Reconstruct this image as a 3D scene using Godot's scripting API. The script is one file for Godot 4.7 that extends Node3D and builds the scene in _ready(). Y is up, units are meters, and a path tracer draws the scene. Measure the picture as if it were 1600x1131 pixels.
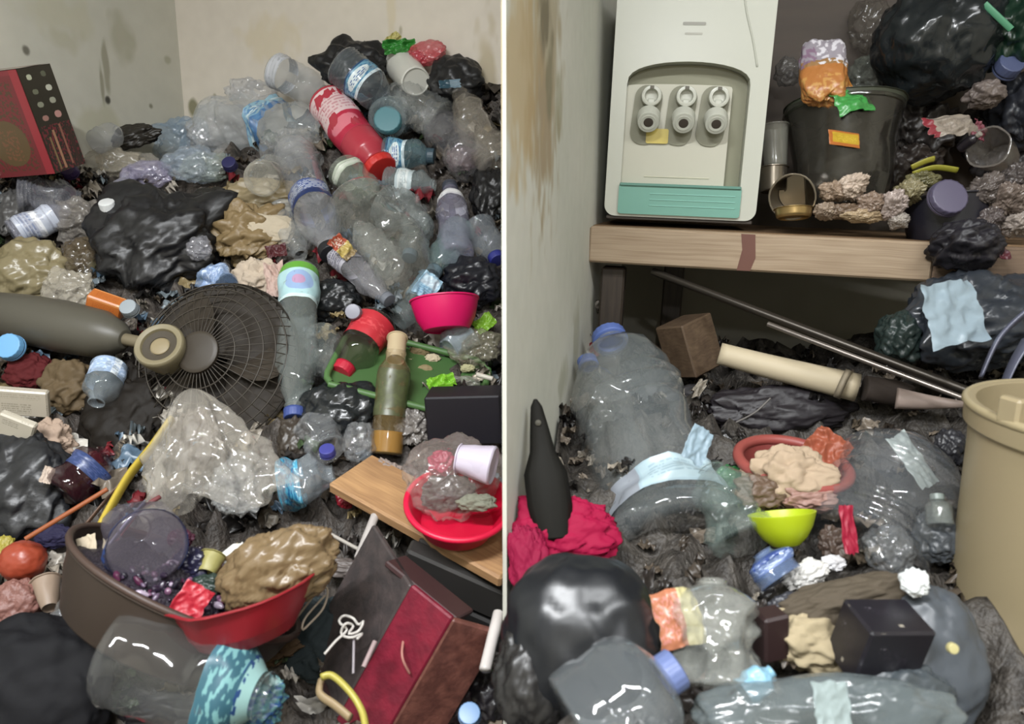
extends Node3D
# Rubbish-filled room: a heap in the corner left of a thin partition, a cluttered shelf and more rubbish right of it.

const F := 1213.0            # focal length in pixels of the 1600x1131 frame
const PITCH := 12.3          # camera looks down by this many degrees
const EYE := 1.35
var cam_right := Vector3(1, 0, 0)
var cam_up := Vector3.ZERO
var cam_fwd := Vector3.ZERO
var eye := Vector3(0, EYE, 0)
var taken := {}
var mats := {}
var nz := FastNoiseLite.new()      # smooth noise
var rz := FastNoiseLite.new()      # ridged noise, for creases
var rng := RandomNumberGenerator.new()
var bump_tex: Texture2D
var fine_tex: Texture2D
var dent_tex: Texture2D
const WALL_CORNER := Vector2(-1.05, -2.6)
const WALL_BACK_DIR := Vector2(0.938, 0.347)
const WALL_LEFT_DIR := Vector2(-0.347, 0.938)
const PART_NEAR := Vector2(-0.0131, -1.0)       # near corner of the partition, heap side
const PART_DIR := Vector2(0.2589, -0.9659)
const PART_THICK := 0.006

func _ready():
	setup_camera_and_light()
	setup_noise()
	build_room()
	build_heaps()
	build_shelf()
	build_left_things()
	build_right_things()

func setup_camera_and_light():
	var p := deg_to_rad(PITCH)
	cam_fwd = Vector3(0, -sin(p), -cos(p))
	cam_up = Vector3(0, cos(p), -sin(p))
	var cam := Camera3D.new()
	cam.name = "camera"
	cam.fov = rad_to_deg(2.0 * atan(1131.0 / 2.0 / F))
	cam.near = 0.02
	add_child(cam)
	cam.look_at_from_position(eye, eye + cam_fwd, Vector3.UP)
	cam.current = true
	var at := CameraAttributesPhysical.new()      # a phone held close: the nearest things are a little soft
	at.frustum_focal_length = 24.0 * F / 1131.0
	at.frustum_focus_distance = 1.85
	at.exposure_aperture = 5.0
	cam.attributes = at
	var we := WorldEnvironment.new()
	we.name = "world_environment"
	var e := Environment.new()
	e.background_mode = Environment.BG_COLOR
	e.background_color = Color(0.02, 0.02, 0.02)
	e.ambient_light_source = Environment.AMBIENT_SOURCE_DISABLED
	e.tonemap_mode = Environment.TONE_MAPPER_LINEAR
	e.tonemap_exposure = 1.0
	e.sdfgi_enabled = true
	e.ssao_enabled = true
	e.ssil_enabled = true
	we.environment = e
	add_child(we)
	ceiling_lamp(Vector3(-0.7, 2.69, 0.25), 0.1, 10.5, "tube lamp on the ceiling above the corner heap")
	ceiling_lamp(Vector3(0.95, 2.69, 0.25), -0.1, 4.0, "tube lamp on the ceiling in front of the wooden shelf")
	fill_bulb(Vector3(0.05, 1.95, 0.45), 0.5)

func fill_bulb(at: Vector3, energy: float):  # added bulb behind the camera, for frontal fill and small highlights
	var t := thing("fill_bulb", "added fill bulb on a cord behind the camera, out of view", "lamp", at)
	part("bulb", lathe([Vector2(0, -0.055), Vector2(0.018, -0.05), Vector2(0.03, -0.03), Vector2(0.031, -0.01), Vector2(0.02, 0.015), Vector2(0.014, 0.03), Vector2(0, 0.03)], 20), lamp_mat(), t)
	part("bulb_socket", lathe([Vector2(0.0, 0.028), Vector2(0.018, 0.028), Vector2(0.02, 0.07), Vector2(0.006, 0.08), Vector2(0, 0.08)], 16), pl("2c2a28", 0.5), t)
	part("hanging_cord", sweep([Vector3(0, 0.075, 0), Vector3(0, 2.74 - at.y, 0)], 0.003, 6), pl("2c2a28", 0.6), t)
	var l := OmniLight3D.new()
	l.name = "fill_light"
	l.light_energy = energy
	l.light_color = Color(0.98, 0.99, 1.0)
	l.light_size = 0.03
	l.omni_range = 9.0
	l.omni_attenuation = 2.0
	l.shadow_enabled = true
	t.add_child(l)
	l.position = Vector3(0, -0.012, 0)

func ceiling_lamp(at: Vector3, yaw: float, energy: float, label: String):
	var t := thing("ceiling_lamp", label, "lamp", at)
	t.rotation.y = yaw
	var hs := lathe([Vector2(0.0, 0.0), Vector2(0.04, 0.0), Vector2(0.045, 0.01), Vector2(0.03, 0.05), Vector2(0.0, 0.05)], 12)
	var m := part("housing", box_mesh(Vector3(1.24, 0.04, 0.06), 0.008), pl("d8d8d0", 0.5), t)
	m.position.y = 0.04
	var tube := part("tube", lathe([Vector2(0, -0.6), Vector2(0.016, -0.6), Vector2(0.016, 0.6), Vector2(0, 0.6)], 14), lamp_mat(), t)
	tube.rotation.z = PI / 2
	for s in [-1, 1]:
		var h := part("socket", hs, pl("e8e8e0", 0.5), t)
		h.position = Vector3(s * 0.61, 0.0, 0)
		h.rotation.z = s * PI / 2
	var l := AreaLight3D.new()
	l.name = "tube_light"
	l.area_size = Vector2(1.2, 0.06)
	l.light_energy = energy
	l.light_color = Color(0.98, 0.99, 1.0)
	l.set("area_range", 9.0)
	l.shadow_enabled = true
	t.add_child(l)
	l.position = Vector3(0, -0.022, 0)
	l.rotation.x = -PI / 2

func lamp_mat() -> StandardMaterial3D:
	if not mats.has("lamp"):
		var m := StandardMaterial3D.new()
		m.albedo_color = Color(0.95, 0.95, 0.92)
		m.emission_enabled = true
		m.emission = Color(0.98, 0.99, 1.0)
		m.emission_energy_multiplier = 25.0
		mats["lamp"] = m
	return mats["lamp"]

func setup_noise():
	rng.seed = 4711
	nz.noise_type = FastNoiseLite.TYPE_SIMPLEX_SMOOTH
	nz.seed = 11
	nz.frequency = 1.0
	nz.fractal_type = FastNoiseLite.FRACTAL_FBM
	nz.fractal_octaves = 2
	rz.noise_type = FastNoiseLite.TYPE_SIMPLEX
	rz.seed = 5
	rz.frequency = 1.0
	rz.fractal_type = FastNoiseLite.FRACTAL_RIDGED
	rz.fractal_octaves = 2
	rz.fractal_gain = 0.35
	var n := FastNoiseLite.new()
	n.seed = 3
	n.frequency = 0.012
	n.fractal_type = FastNoiseLite.FRACTAL_RIDGED
	n.fractal_octaves = 4
	var t := NoiseTexture2D.new()
	t.noise = n
	t.seamless = true
	t.width = 512
	t.height = 512
	bump_tex = t
	var n3 := FastNoiseLite.new()
	n3.seed = 15
	n3.frequency = 0.011
	n3.fractal_type = FastNoiseLite.FRACTAL_RIDGED
	n3.fractal_octaves = 1
	var t3 := NoiseTexture2D.new()
	t3.noise = n3
	t3.seamless = true
	t3.width = 512
	t3.height = 512
	dent_tex = t3
	var n2 := FastNoiseLite.new()
	n2.seed = 9
	n2.frequency = 0.03
	n2.fractal_octaves = 4
	var t2 := NoiseTexture2D.new()
	t2.noise = n2
	t2.seamless = true
	t2.width = 512
	t2.height = 512
	fine_tex = t2

# ---------- where things stand ----------

func ray(px: float, py: float) -> Vector3:      # per metre of depth along the optical axis
	return cam_fwd + cam_right * ((px - 800.0) / F) + cam_up * ((565.5 - py) / F)

func at_depth(px: float, py: float, d: float) -> Vector3:
	return eye + ray(px, py) * d

func depth_of(p: Vector3) -> float:
	return (p - eye).dot(cam_fwd)

func heap_left(x: float, z: float) -> float:
	var q := -z
	var h := 0.58 + 0.725 * (q - 1.01)
	var cap := 1.40 + 0.2 * smoothstep(-1.0, -0.35, x)
	h = minf(h, cap)
	h += 0.05 * exp(-pow((x + 0.2) / 0.42, 2.0)) * smoothstep(1.45, 2.2, q)
	return maxf(h, 0.0)

func heap_right(x: float, z: float) -> float:
	var q := -z
	var h := minf(0.82 + 0.24 * (q - 0.84), 0.965)
	return h * smoothstep(0.2, 0.62, q)

func S(px: float, py: float, lift := 0.0) -> Vector3:    # the point of the heap behind that spot, lifted towards the eye
	var r := ray(px, py)
	var d := 0.45
	var left := px < 784.0
	while d < 2.9:
		var p := eye + r * d
		var h := heap_left(p.x, p.z) if left else heap_right(p.x, p.z)
		if p.y < h:
			break
		if left and wall_gap(p) < 0.03:
			break
		d += 0.004
	return eye + r * (d - lift)

func wall_gap(p: Vector3) -> float:              # distance to the nearer of the two walls behind the corner heap
	var q := Vector2(p.x, p.z) - WALL_CORNER
	var nl := Vector2(0.938, 0.347)
	var nb := Vector2(-0.347, 0.938)
	return minf(q.dot(nl), q.dot(nb))

func m_per_px(p: Vector3) -> float:
	return depth_of(p) / F

func view_basis(roll := 0.0, tip := 0.0, turn := 0.0) -> Basis:   # x right, y up, z towards where the photo was taken from, then rolled, tipped and turned
	var b := Basis(cam_right, cam_up, -cam_fwd)
	return b * Basis(Vector3(0, 0, 1), roll) * Basis(Vector3(1, 0, 0), tip) * Basis(Vector3(0, 1, 0), turn)

# ---------- naming ----------

func numbered(s: String) -> String:
	if not taken.has(s):
		taken[s] = 0
		return s
	taken[s] += 1
	return "%s_%03d" % [s, taken[s]]

func thing(called: String, label: String, category: String, at := Vector3.ZERO, basis := Basis.IDENTITY, group := "") -> Node3D:
	var o := Node3D.new()
	o.name = numbered(called)
	add_child(o, true)
	o.transform = Transform3D(basis, at)
	o.set_meta("label", label)
	o.set_meta("category", category)
	if group != "":
		o.set_meta("group", group)
	return o

func part(called: String, mesh: Mesh, mat: Material, parent: Node, xf := Transform3D.IDENTITY, label := "") -> MeshInstance3D:
	var o := MeshInstance3D.new()
	o.mesh = mesh
	o.material_override = mat
	if parent == self:
		o.name = numbered(called)
	else:
		var n := called
		var k := 0
		while parent.has_node(NodePath(n)):
			k += 1
			n = "%s_%03d" % [called, k]
		o.name = n
	parent.add_child(o, true)
	o.transform = xf
	if label != "":
		o.set_meta("label", label)
	return o

func one(called: String, label: String, category: String, mesh: Mesh, mat: Material, at: Vector3, basis := Basis.IDENTITY, group := "") -> MeshInstance3D:
	var o := part(called, mesh, mat, self, Transform3D(basis, at))
	o.set_meta("label", label)
	o.set_meta("category", category)
	if group != "":
		o.set_meta("group", group)
	return o

func struct(called: String, mesh: Mesh, mat: Material, label: String, category: String, at := Vector3.ZERO) -> MeshInstance3D:
	var o := one(called, label, category, mesh, mat, at)
	o.set_meta("kind", "structure")
	return o

# ---------- materials ----------

func pl(hex: String, rough := 0.4, metal := 0.0) -> StandardMaterial3D:
	var key := "pl%s%.2f%.2f" % [hex, rough, metal]
	if not mats.has(key):
		var m := StandardMaterial3D.new()
		m.albedo_color = Color(hex)
		m.roughness = rough
		m.metallic = metal
		mats[key] = m
	return mats[key]

func cl(hex: String, alpha := 0.2, rough := 0.08, bump := 0.05, scale := 9.0) -> StandardMaterial3D:    # thin clear plastic
	var key := "cl%s%.2f%.2f%.2f%.1f" % [hex, alpha, rough, bump, scale]
	if not mats.has(key):
		var m := StandardMaterial3D.new()
		m.transparency = BaseMaterial3D.TRANSPARENCY_ALPHA
		m.albedo_color = Color(Color(hex), alpha * 0.72)
		m.roughness = rough
		m.cull_mode = BaseMaterial3D.CULL_DISABLED
		if bump > 0.0:
			m.heightmap_enabled = true
			m.heightmap_texture = dent_tex
			m.heightmap_scale = bump * 0.3
			m.uv1_triplanar = true
			m.uv1_scale = Vector3.ONE * scale
		mats[key] = m
	return mats[key]

func film(hex: String, rough := 0.3, bump := 0.25, scale := 7.0, back := 0.0) -> StandardMaterial3D:    # opaque bag plastic with creases
	var key := "fi%s%.2f%.2f%.1f%.2f" % [hex, rough, bump, scale, back]
	if not mats.has(key):
		var m := StandardMaterial3D.new()
		m.albedo_color = Color(hex)
		m.roughness = rough
		m.cull_mode = BaseMaterial3D.CULL_DISABLED
		if bump > 0.0:
			m.heightmap_enabled = true
			m.heightmap_texture = bump_tex
			m.heightmap_scale = bump * 0.12
			m.uv1_triplanar = true
			m.uv1_scale = Vector3.ONE * scale * 0.7
		if rough >= 0.6:
			m.metallic_specular = 0.3
		if back > 0.0:
			m.backlight_enabled = true
			m.backlight = Color(hex) * back
		mats[key] = m
	return mats[key]

func mottled(hex_a: String, hex_b: String, scale := 6.0, rough := 0.7, bump := 0.1) -> StandardMaterial3D:
	var key := "mo%s%s%.1f%.2f" % [hex_a, hex_b, scale, rough]
	if not mats.has(key):
		var t := NoiseTexture2D.new()
		var n := FastNoiseLite.new()
		n.seed = hash(key) % 1000
		n.frequency = 0.02
		n.fractal_octaves = 5
		t.noise = n
		t.seamless = true
		t.width = 256
		t.height = 256
		var g := Gradient.new()
		g.set_color(0, Color(hex_a))
		g.set_color(1, Color(hex_b))
		g.set_offset(0, 0.25)
		g.set_offset(1, 0.75)
		t.color_ramp = g
		var m := StandardMaterial3D.new()
		m.albedo_texture = t
		m.roughness = rough
		m.uv1_triplanar = true
		m.uv1_scale = Vector3.ONE * scale
		m.cull_mode = BaseMaterial3D.CULL_DISABLED
		if bump > 0.0:
			m.heightmap_enabled = true
			m.heightmap_texture = fine_tex
			m.heightmap_scale = bump
		mats[key] = m
	return mats[key]

func printed(key: String, base: String, marks: Array, w := 128, h := 64, rough := 0.35) -> StandardMaterial3D:
	# print on a label or a carton: marks are [x0, y0, x1, y1, colour] in 0..1, or [x0, y0, x1, y1, colour, "dots"/"lines"/"oval"/"specks"]
	var k := "pr" + key
	if not mats.has(k):
		var im := Image.create(w, h, false, Image.FORMAT_RGB8)
		im.fill(Color(base))
		var r := RandomNumberGenerator.new()
		r.seed = hash(key)
		for q in marks:
			var x0 := int(q[0] * w)
			var y0 := int(q[1] * h)
			var x1 := int(q[2] * w)
			var y1 := int(q[3] * h)
			var c := Color(q[4])
			var how: String = q[5] if q.size() > 5 else ""
			if how == "":
				im.fill_rect(Rect2i(x0, y0, x1 - x0, y1 - y0), c)
				continue
			for y in range(y0, mini(y1, h)):
				for x in range(x0, mini(x1, w)):
					var on := false
					if how == "oval":
						on = pow((x - (x0 + x1) * 0.5) / maxf(1.0, (x1 - x0) * 0.5), 2.0) + pow((y - (y0 + y1) * 0.5) / maxf(1.0, (y1 - y0) * 0.5), 2.0) < 1.0
					elif how == "lines":
						on = (y - y0) % 6 < 3 and nz.get_noise_2d(x * 0.25, floorf((y - y0) / 6.0) * 9.0 + r.seed % 97) > -0.15
					elif how == "specks":
						on = nz.get_noise_2d(x * 0.12 + r.seed % 131, y * 0.12) > 0.12
					elif how == "dots":
						on = pow(fposmod(x - x0, 32) - 16.0, 2.0) + pow(fposmod(y - y0, 32) - 16.0, 2.0) < 60.0
					if on:
						im.set_pixel(x, y, c)
		var m := StandardMaterial3D.new()
		m.albedo_texture = ImageTexture.create_from_image(im)
		m.roughness = rough
		m.cull_mode = BaseMaterial3D.CULL_DISABLED
		mats[k] = m
	return mats[k]

# ---------- meshes ----------

func grid(nu: int, nv: int, f: Callable, wrap := false) -> ArrayMesh:    # f(u, v) -> point; outside is on the side of dv x du
	var pts := PackedVector3Array()
	var uvs := PackedVector2Array()
	for j in nv + 1:
		for i in nu + 1:
			var u := float(i) / nu
			if wrap and i == nu:
				pts.append(pts[j * (nu + 1)])
			else:
				pts.append(f.call(u, float(j) / nv))
			uvs.append(Vector2(u, 1.0 - float(j) / nv))
	return skin(pts, uvs, nu, nv, wrap)

func skin(pts: PackedVector3Array, uvs: PackedVector2Array, nu: int, nv: int, wrap: bool) -> ArrayMesh:
	var nrm := PackedVector3Array()
	nrm.resize(pts.size())
	var w := nu + 1
	for j in nv + 1:
		for i in nu + 1:
			var il := i - 1
			var ir := i + 1
			if wrap:
				il = (i - 1 + nu) % nu
				ir = (i + 1) % nu if i < nu else 1
			else:
				il = maxi(il, 0)
				ir = mini(ir, nu)
			var jd := maxi(j - 1, 0)
			var ju := mini(j + 1, nv)
			var du := pts[j * w + ir] - pts[j * w + il]
			if du.length_squared() < 1e-12:
				var jj := 1 if j == 0 else nv - 1
				du = pts[jj * w + ir] - pts[jj * w + il]
			var dv := pts[ju * w + i] - pts[jd * w + i]
			nrm[j * w + i] = dv.cross(du).normalized()
	var idx := PackedInt32Array()
	for j in nv:
		for i in nu:
			var a := j * w + i
			idx.append_array([a, a + 1, a + w, a + 1, a + w + 1, a + w])
	var arr := []
	arr.resize(Mesh.ARRAY_MAX)
	arr[Mesh.ARRAY_VERTEX] = pts
	arr[Mesh.ARRAY_NORMAL] = nrm
	arr[Mesh.ARRAY_TEX_UV] = uvs
	arr[Mesh.ARRAY_INDEX] = idx
	var m := ArrayMesh.new()
	m.add_surface_from_arrays(Mesh.PRIMITIVE_TRIANGLES, arr)
	return m

func lathe(profile: Array, seg := 24, bend = null) -> ArrayMesh:    # profile of Vector2(radius, y) from below upwards; corners are kept by doubling close points
	var pr: Array[Vector2] = []
	for i in profile.size():
		var p: Vector2 = profile[i]
		if i > 0 and i < profile.size() - 1:
			var a: Vector2 = (profile[i - 1] - p)
			var b: Vector2 = (profile[i + 1] - p)
			var e := minf(0.12 * minf(a.length(), b.length()), 0.0015)
			if a.normalized().dot(b.normalized()) > -0.8 and e > 0.0:
				pr.append(p + a.normalized() * e)
				pr.append(p + b.normalized() * e)
				continue
		pr.append(p)
	var n := pr.size() - 1
	var f := func(u: float, v: float) -> Vector3:
		var q: Vector2 = pr[int(roundf(v * n))]
		var a := TAU * u
		var o := Vector3(q.x * cos(a), q.y, q.x * sin(a))
		return bend.call(o) if bend != null else o
	return grid(seg, n, f, true)

func box_mesh(size: Vector3, bev := 0.003) -> ArrayMesh:     # a box with chamfered edges; uv 0..1 on each face
	var st := SurfaceTool.new()
	st.begin(Mesh.PRIMITIVE_TRIANGLES)
	box_into(st, Transform3D.IDENTITY, size, bev)
	st.generate_normals()
	return st.commit()

func quad(st: SurfaceTool, xf: Transform3D, a: Vector3, b: Vector3, c: Vector3, d: Vector3):     # a b c d counter-clockwise seen from outside
	var p := [a, d, c, a, c, b]
	var t := [Vector2(0, 1), Vector2(0, 0), Vector2(1, 0), Vector2(0, 1), Vector2(1, 0), Vector2(1, 1)]
	st.set_smooth_group(-1)
	for i in 6:
		st.set_uv(t[i])
		st.add_vertex(xf * p[i])

func box_into(st: SurfaceTool, xf: Transform3D, size: Vector3, bev := 0.003):
	var h := size / 2.0
	bev = minf(bev, 0.45 * minf(h.x, minf(h.y, h.z)))
	var dirs := [[Vector3(1, 0, 0), Vector3(0, 0, -1), Vector3(0, 1, 0)], [Vector3(-1, 0, 0), Vector3(0, 0, 1), Vector3(0, 1, 0)], [Vector3(0, 0, 1), Vector3(1, 0, 0), Vector3(0, 1, 0)], [Vector3(0, 0, -1), Vector3(-1, 0, 0), Vector3(0, 1, 0)], [Vector3(0, 1, 0), Vector3(1, 0, 0), Vector3(0, 0, -1)], [Vector3(0, -1, 0), Vector3(1, 0, 0), Vector3(0, 0, 1)]]
	var face := func(n: Vector3, sx: Vector3, sy: Vector3) -> Vector3:      # the corner of face n towards sx, sy
		return n * h * n.abs() + (sx * (h - Vector3.ONE * bev)) * sx.abs() + (sy * (h - Vector3.ONE * bev)) * sy.abs()
	for d in dirs:
		var n: Vector3 = d[0]
		var x: Vector3 = d[1]
		var y: Vector3 = d[2]
		quad(st, xf, face.call(n, -x, -y), face.call(n, x, -y), face.call(n, x, y), face.call(n, -x, y))
	var ax := [Vector3(1, 0, 0), Vector3(0, 1, 0), Vector3(0, 0, 1)]
	for k in 3:
		var along: Vector3 = ax[k]
		for sa in [-1.0, 1.0]:
			for sb in [-1.0, 1.0]:
				var na: Vector3 = ax[(k + 1) % 3] * sa
				var nb: Vector3 = ax[(k + 2) % 3] * sb
				var p0: Vector3 = face.call(na, nb, -along)
				var p1: Vector3 = face.call(nb, na, -along)
				var p2: Vector3 = face.call(nb, na, along)
				var p3: Vector3 = face.call(na, nb, along)
				if sa * sb > 0:
					quad(st, xf, p0, p1, p2, p3)
				else:
					quad(st, xf, p1, p0, p3, p2)
	for sx in [-1.0, 1.0]:
		for sy in [-1.0, 1.0]:
			for sz in [-1.0, 1.0]:
				var a: Vector3 = face.call(Vector3(sx, 0, 0), Vector3(0, sy, 0), Vector3(0, 0, sz))
				var b: Vector3 = face.call(Vector3(0, sy, 0), Vector3(sx, 0, 0), Vector3(0, 0, sz))
				var c: Vector3 = face.call(Vector3(0, 0, sz), Vector3(sx, 0, 0), Vector3(0, sy, 0))
				st.set_smooth_group(-1)
				var tri := [a, c, b] if sx * sy * sz > 0 else [a, b, c]
				for q in tri:
					st.set_uv(Vector2.ZERO)
					st.add_vertex(xf * q)

func sweep(path: Array, radii, seg := 8, flat := 1.0) -> ArrayMesh:     # a tube along points, rounded shut at both ends
	var c := Curve3D.new()
	for i in path.size():
		var a: Vector3 = path[maxi(i - 1, 0)]
		var b: Vector3 = path[mini(i + 1, path.size() - 1)]
		var t := (b - a) / 6.0
		c.add_point(path[i], -t, t)
	c.bake_interval = 0.004
	var n := maxi(4, mini(60, path.size() * 6)) if path.size() > 2 else 2
	var total := c.get_baked_length()
	var pts := PackedVector3Array()
	var uvs := PackedVector2Array()
	var prev := Vector3(0.31, 0.83, 0.46)
	for j in range(-1, n + 2):
		var s := clampf(float(j) / n, 0.0, 1.0)
		var p := c.sample_baked(s * total, true)
		var q := c.sample_baked(minf(s * total + 0.004, total), true) - c.sample_baked(maxf(s * total - 0.004, 0.0), true)
		var t := q.normalized()
		var x := (prev - t * prev.dot(t)).normalized()
		prev = x
		var y := x.cross(t)
		var r: float = radii if (radii is float or radii is int) else lerpf(radii[0], radii[1], s)
		if j < 0 or j > n:
			r = 0.0
		for i in seg + 1:
			var a := TAU * i / seg
			pts.append(p + (x * cos(a) + y * sin(a) * flat) * r)
			uvs.append(Vector2(float(i) / seg, s))
	return skin(pts, uvs, seg, n + 2, true)

func blob(r: Vector3, seed_: int, amp := 0.22, freq := 1.6, fold := 0.12, ff := 2.2, lobes := [], power := 2.0, facet := 0.5, nu := 84, nv := 50) -> ArrayMesh:
	# a crumpled bag: an ellipsoid (or a boxier one) pushed in and out by noise, with sharp creases and pulled-out corners
	var off := Vector3(seed_ * 3.71, seed_ * 1.37, seed_ * 7.13)
	var g := RandomNumberGenerator.new()
	g.seed = seed_ * 131 + 7
	var planes := []          # taut facets of film between the creases
	for i in 34:
		var z := 1.0 - 2.0 * (i + 0.5) / 34.0
		var an := i * 2.399963 + g.randf_range(-0.5, 0.5)
		var q := sqrt(1.0 - z * z)
		planes.append([(Vector3(q * cos(an), z, q * sin(an)) + Vector3(g.randf_range(-0.25, 0.25), g.randf_range(-0.25, 0.25), g.randf_range(-0.25, 0.25))).normalized(), g.randf_range(0.72, 1.0)])
	var f := func(u: float, v: float) -> Vector3:
		var a := TAU * u
		var b := PI * (v - 0.5)
		var d := Vector3(cos(b) * cos(a), sin(b), cos(b) * sin(a))
		var k := pow(pow(absf(d.x), power) + pow(absf(d.y), power) + pow(absf(d.z), power), -1.0 / power)
		var wq := nz.get_noise_3dv(d * 1.1 - off)
		var fd := Vector3(d.x * 0.55 + wq * 0.5, d.y * 0.9 + d.x * 0.6 + wq * 0.6, d.z * 0.7 - wq * 0.4) * ff
		var s := 1.0 + amp * nz.get_noise_3dv(d * freq + off) + fold * 0.42 * (absf(rz.get_noise_3dv(fd + off)) - 0.3) - fold * 0.3 * absf(nz.get_noise_3dv(fd * 1.7 - off))
		if facet > 0.0:
			var near := 9.0
			for p in planes:
				var c: float = d.dot(p[0])
				if c > 0.2:
					near = minf(near, p[1] / c)
			s *= lerpf(1.0, minf(near, 1.25) * 1.06, facet)
		for l in lobes:        # [angle in the x-y plane in degrees, reach, width]
			var ld := Vector3(cos(deg_to_rad(l[0])), sin(deg_to_rad(l[0])), 0.15).normalized()
			s += l[1] * exp(-pow(acos(clampf(d.dot(ld), -1, 1)) / l[2], 2.0))
		return d * k * r * s
	return grid(nu, nv, f, true)

func crumpled(w: float, h: float, seed_: int, amp := 0.15, freq := 2.0, curl := 0.0, ragged := 0.05, nu := 20, nv := 20) -> ArrayMesh:
	# a crumpled sheet in the x-y plane, relief along z, closed with a little thickness
	var off := seed_ * 5.3
	var s := minf(w, h)
	var f := func(u: float, v: float) -> Vector3:
		var x := u - 0.5
		var y := v - 0.5
		var ed := 1.0 + ragged * nz.get_noise_2d(atan2(y, x) * 1.5 + off, 3.0 + off)
		var z := amp * s * (nz.get_noise_2d(x * freq + off, y * freq - off) + 0.6 * rz.get_noise_2d(x * freq * 0.8 - off, y * freq * 0.8 + off))
		z -= curl * s * (x * x * 2.0 + y * y)
		return Vector3(x * w * ed, y * h * ed, z)
	var front := func(u: float, v: float) -> Vector3:     # out, over the edge and back, a millimetre apart
		if u <= 0.5:
			return f.call(1.0 - u * 2.0, v) + Vector3(0, 0, 0.0006)
		return f.call(u * 2.0 - 1.0, v) - Vector3(0, 0, 0.0006)
	var pts := PackedVector3Array()
	var uvs := PackedVector2Array()
	var n := nu * 2 + 1
	for j in nv + 1:
		for i in n + 1:
			var u: float
			var side := 1.0
			if i <= nu:
				u = 1.0 - float(i) / nu
			else:
				u = float(i - nu - 1) / nu
				side = -1.0
			var v := float(j) / nv
			pts.append(f.call(u, v) + Vector3(0, 0, 0.0006 * side))
			uvs.append(Vector2(u, 1.0 - v))
	return skin(pts, uvs, n, nv, false)

func look_basis(p0: Vector3, p1: Vector3, roll := 0.0) -> Basis:     # y from p0 to p1, z turned towards the room
	var y := (p1 - p0).normalized()
	var z := (eye - p0)
	z = (z - y * z.dot(y)).normalized()
	return Basis(y.cross(z), y, z) * Basis(Vector3(0, 1, 0), roll)

# ---------- kinds of things ----------

const PROFILES := {
	"water": [[0.0, 0.02], [0.55, 0.012], [0.8, 0.0], [0.95, 0.015], [1.0, 0.05], [0.93, 0.08], [1.0, 0.11], [0.93, 0.14], [1.0, 0.17], [0.93, 0.20], [1.0, 0.23], [0.93, 0.26], [1.0, 0.29], [0.96, 0.31], [0.96, 0.57], [1.0, 0.59], [0.96, 0.62], [1.0, 0.65], [0.97, 0.68], [0.96, 0.72], [0.86, 0.78], [0.70, 0.84], [0.52, 0.89], [0.42, 0.92], [0.40, 0.94], [0.46, 0.945], [0.46, 0.955], [0.38, 0.96], [0.37, 1.0]],
	"soda": [[0.0, 0.03], [0.5, 0.02], [0.7, 0.0], [0.9, 0.03], [1.0, 0.09], [0.99, 0.2], [0.93, 0.33], [0.93, 0.55], [1.0, 0.62], [0.99, 0.7], [0.85, 0.79], [0.62, 0.86], [0.45, 0.91], [0.38, 0.94], [0.46, 0.945], [0.46, 0.955], [0.37, 0.96], [0.36, 1.0]],
	"jug": [[0.0, 0.03], [0.5, 0.02], [0.82, 0.0], [0.96, 0.02], [1.0, 0.06], [0.92, 0.10], [1.0, 0.14], [0.92, 0.18], [1.0, 0.22], [0.92, 0.26], [0.98, 0.29], [0.98, 0.47], [1.0, 0.50], [0.91, 0.54], [1.0, 0.58], [0.91, 0.62], [1.0, 0.66], [0.94, 0.70], [0.97, 0.73], [0.88, 0.80], [0.68, 0.87], [0.42, 0.92], [0.29, 0.94], [0.27, 0.955], [0.33, 0.96], [0.33, 0.967], [0.26, 0.97], [0.26, 1.0]],
	"carboy": [[0.0, 0.03], [0.5, 0.02], [0.82, 0.0], [0.96, 0.02], [1.0, 0.06], [1.0, 0.3], [0.97, 0.33], [0.97, 0.5], [1.0, 0.53], [0.99, 0.66], [0.92, 0.75], [0.78, 0.83], [0.55, 0.90], [0.36, 0.935], [0.29, 0.95], [0.33, 0.96], [0.33, 0.967], [0.26, 0.97], [0.26, 1.0]],
	"stubby": [[0.0, 0.02], [0.6, 0.01], [0.9, 0.0], [1.0, 0.03], [1.0, 0.78], [0.95, 0.83], [0.75, 0.88], [0.62, 0.91], [0.6, 0.95], [0.64, 0.96], [0.62, 1.0]],
	"smooth": [[0.0, 0.02], [0.6, 0.01], [0.9, 0.0], [1.0, 0.03], [1.0, 0.62], [0.97, 0.68], [0.8, 0.76], [0.55, 0.84], [0.42, 0.9], [0.40, 0.97], [0.44, 0.975], [0.44, 0.99], [0.38, 1.0]],
}

func resampled(kind: String, n: int) -> Array:
	var src: Array = PROFILES[kind]
	var out: Array = []
	var per := int(ceil(float(n) / (src.size() - 1)))
	for i in src.size() - 1:
		var a := Vector2(src[i][0], src[i][1])
		var b := Vector2(src[i + 1][0], src[i + 1][1])
		var k := maxi(1, mini(per, int(ceil(absf(b.y - a.y) * 40.0))))
		for j in k:
			var t := float(j) / k
			out.append(Vector2(lerpf(a.x, b.x, t), lerpf(a.y, b.y, t)))
	out.append(Vector2(src[-1][0], src[-1][1]))
	return out

func profile_radius(kind: String, y: float) -> float:
	var src: Array = PROFILES[kind]
	for i in range(3, src.size() - 1):
		if y <= src[i + 1][1]:
			return lerpf(src[i][0], src[i + 1][0], clampf((y - src[i][1]) / maxf(1e-5, src[i + 1][1] - src[i][1]), 0, 1))
	return src[-1][0]

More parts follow.
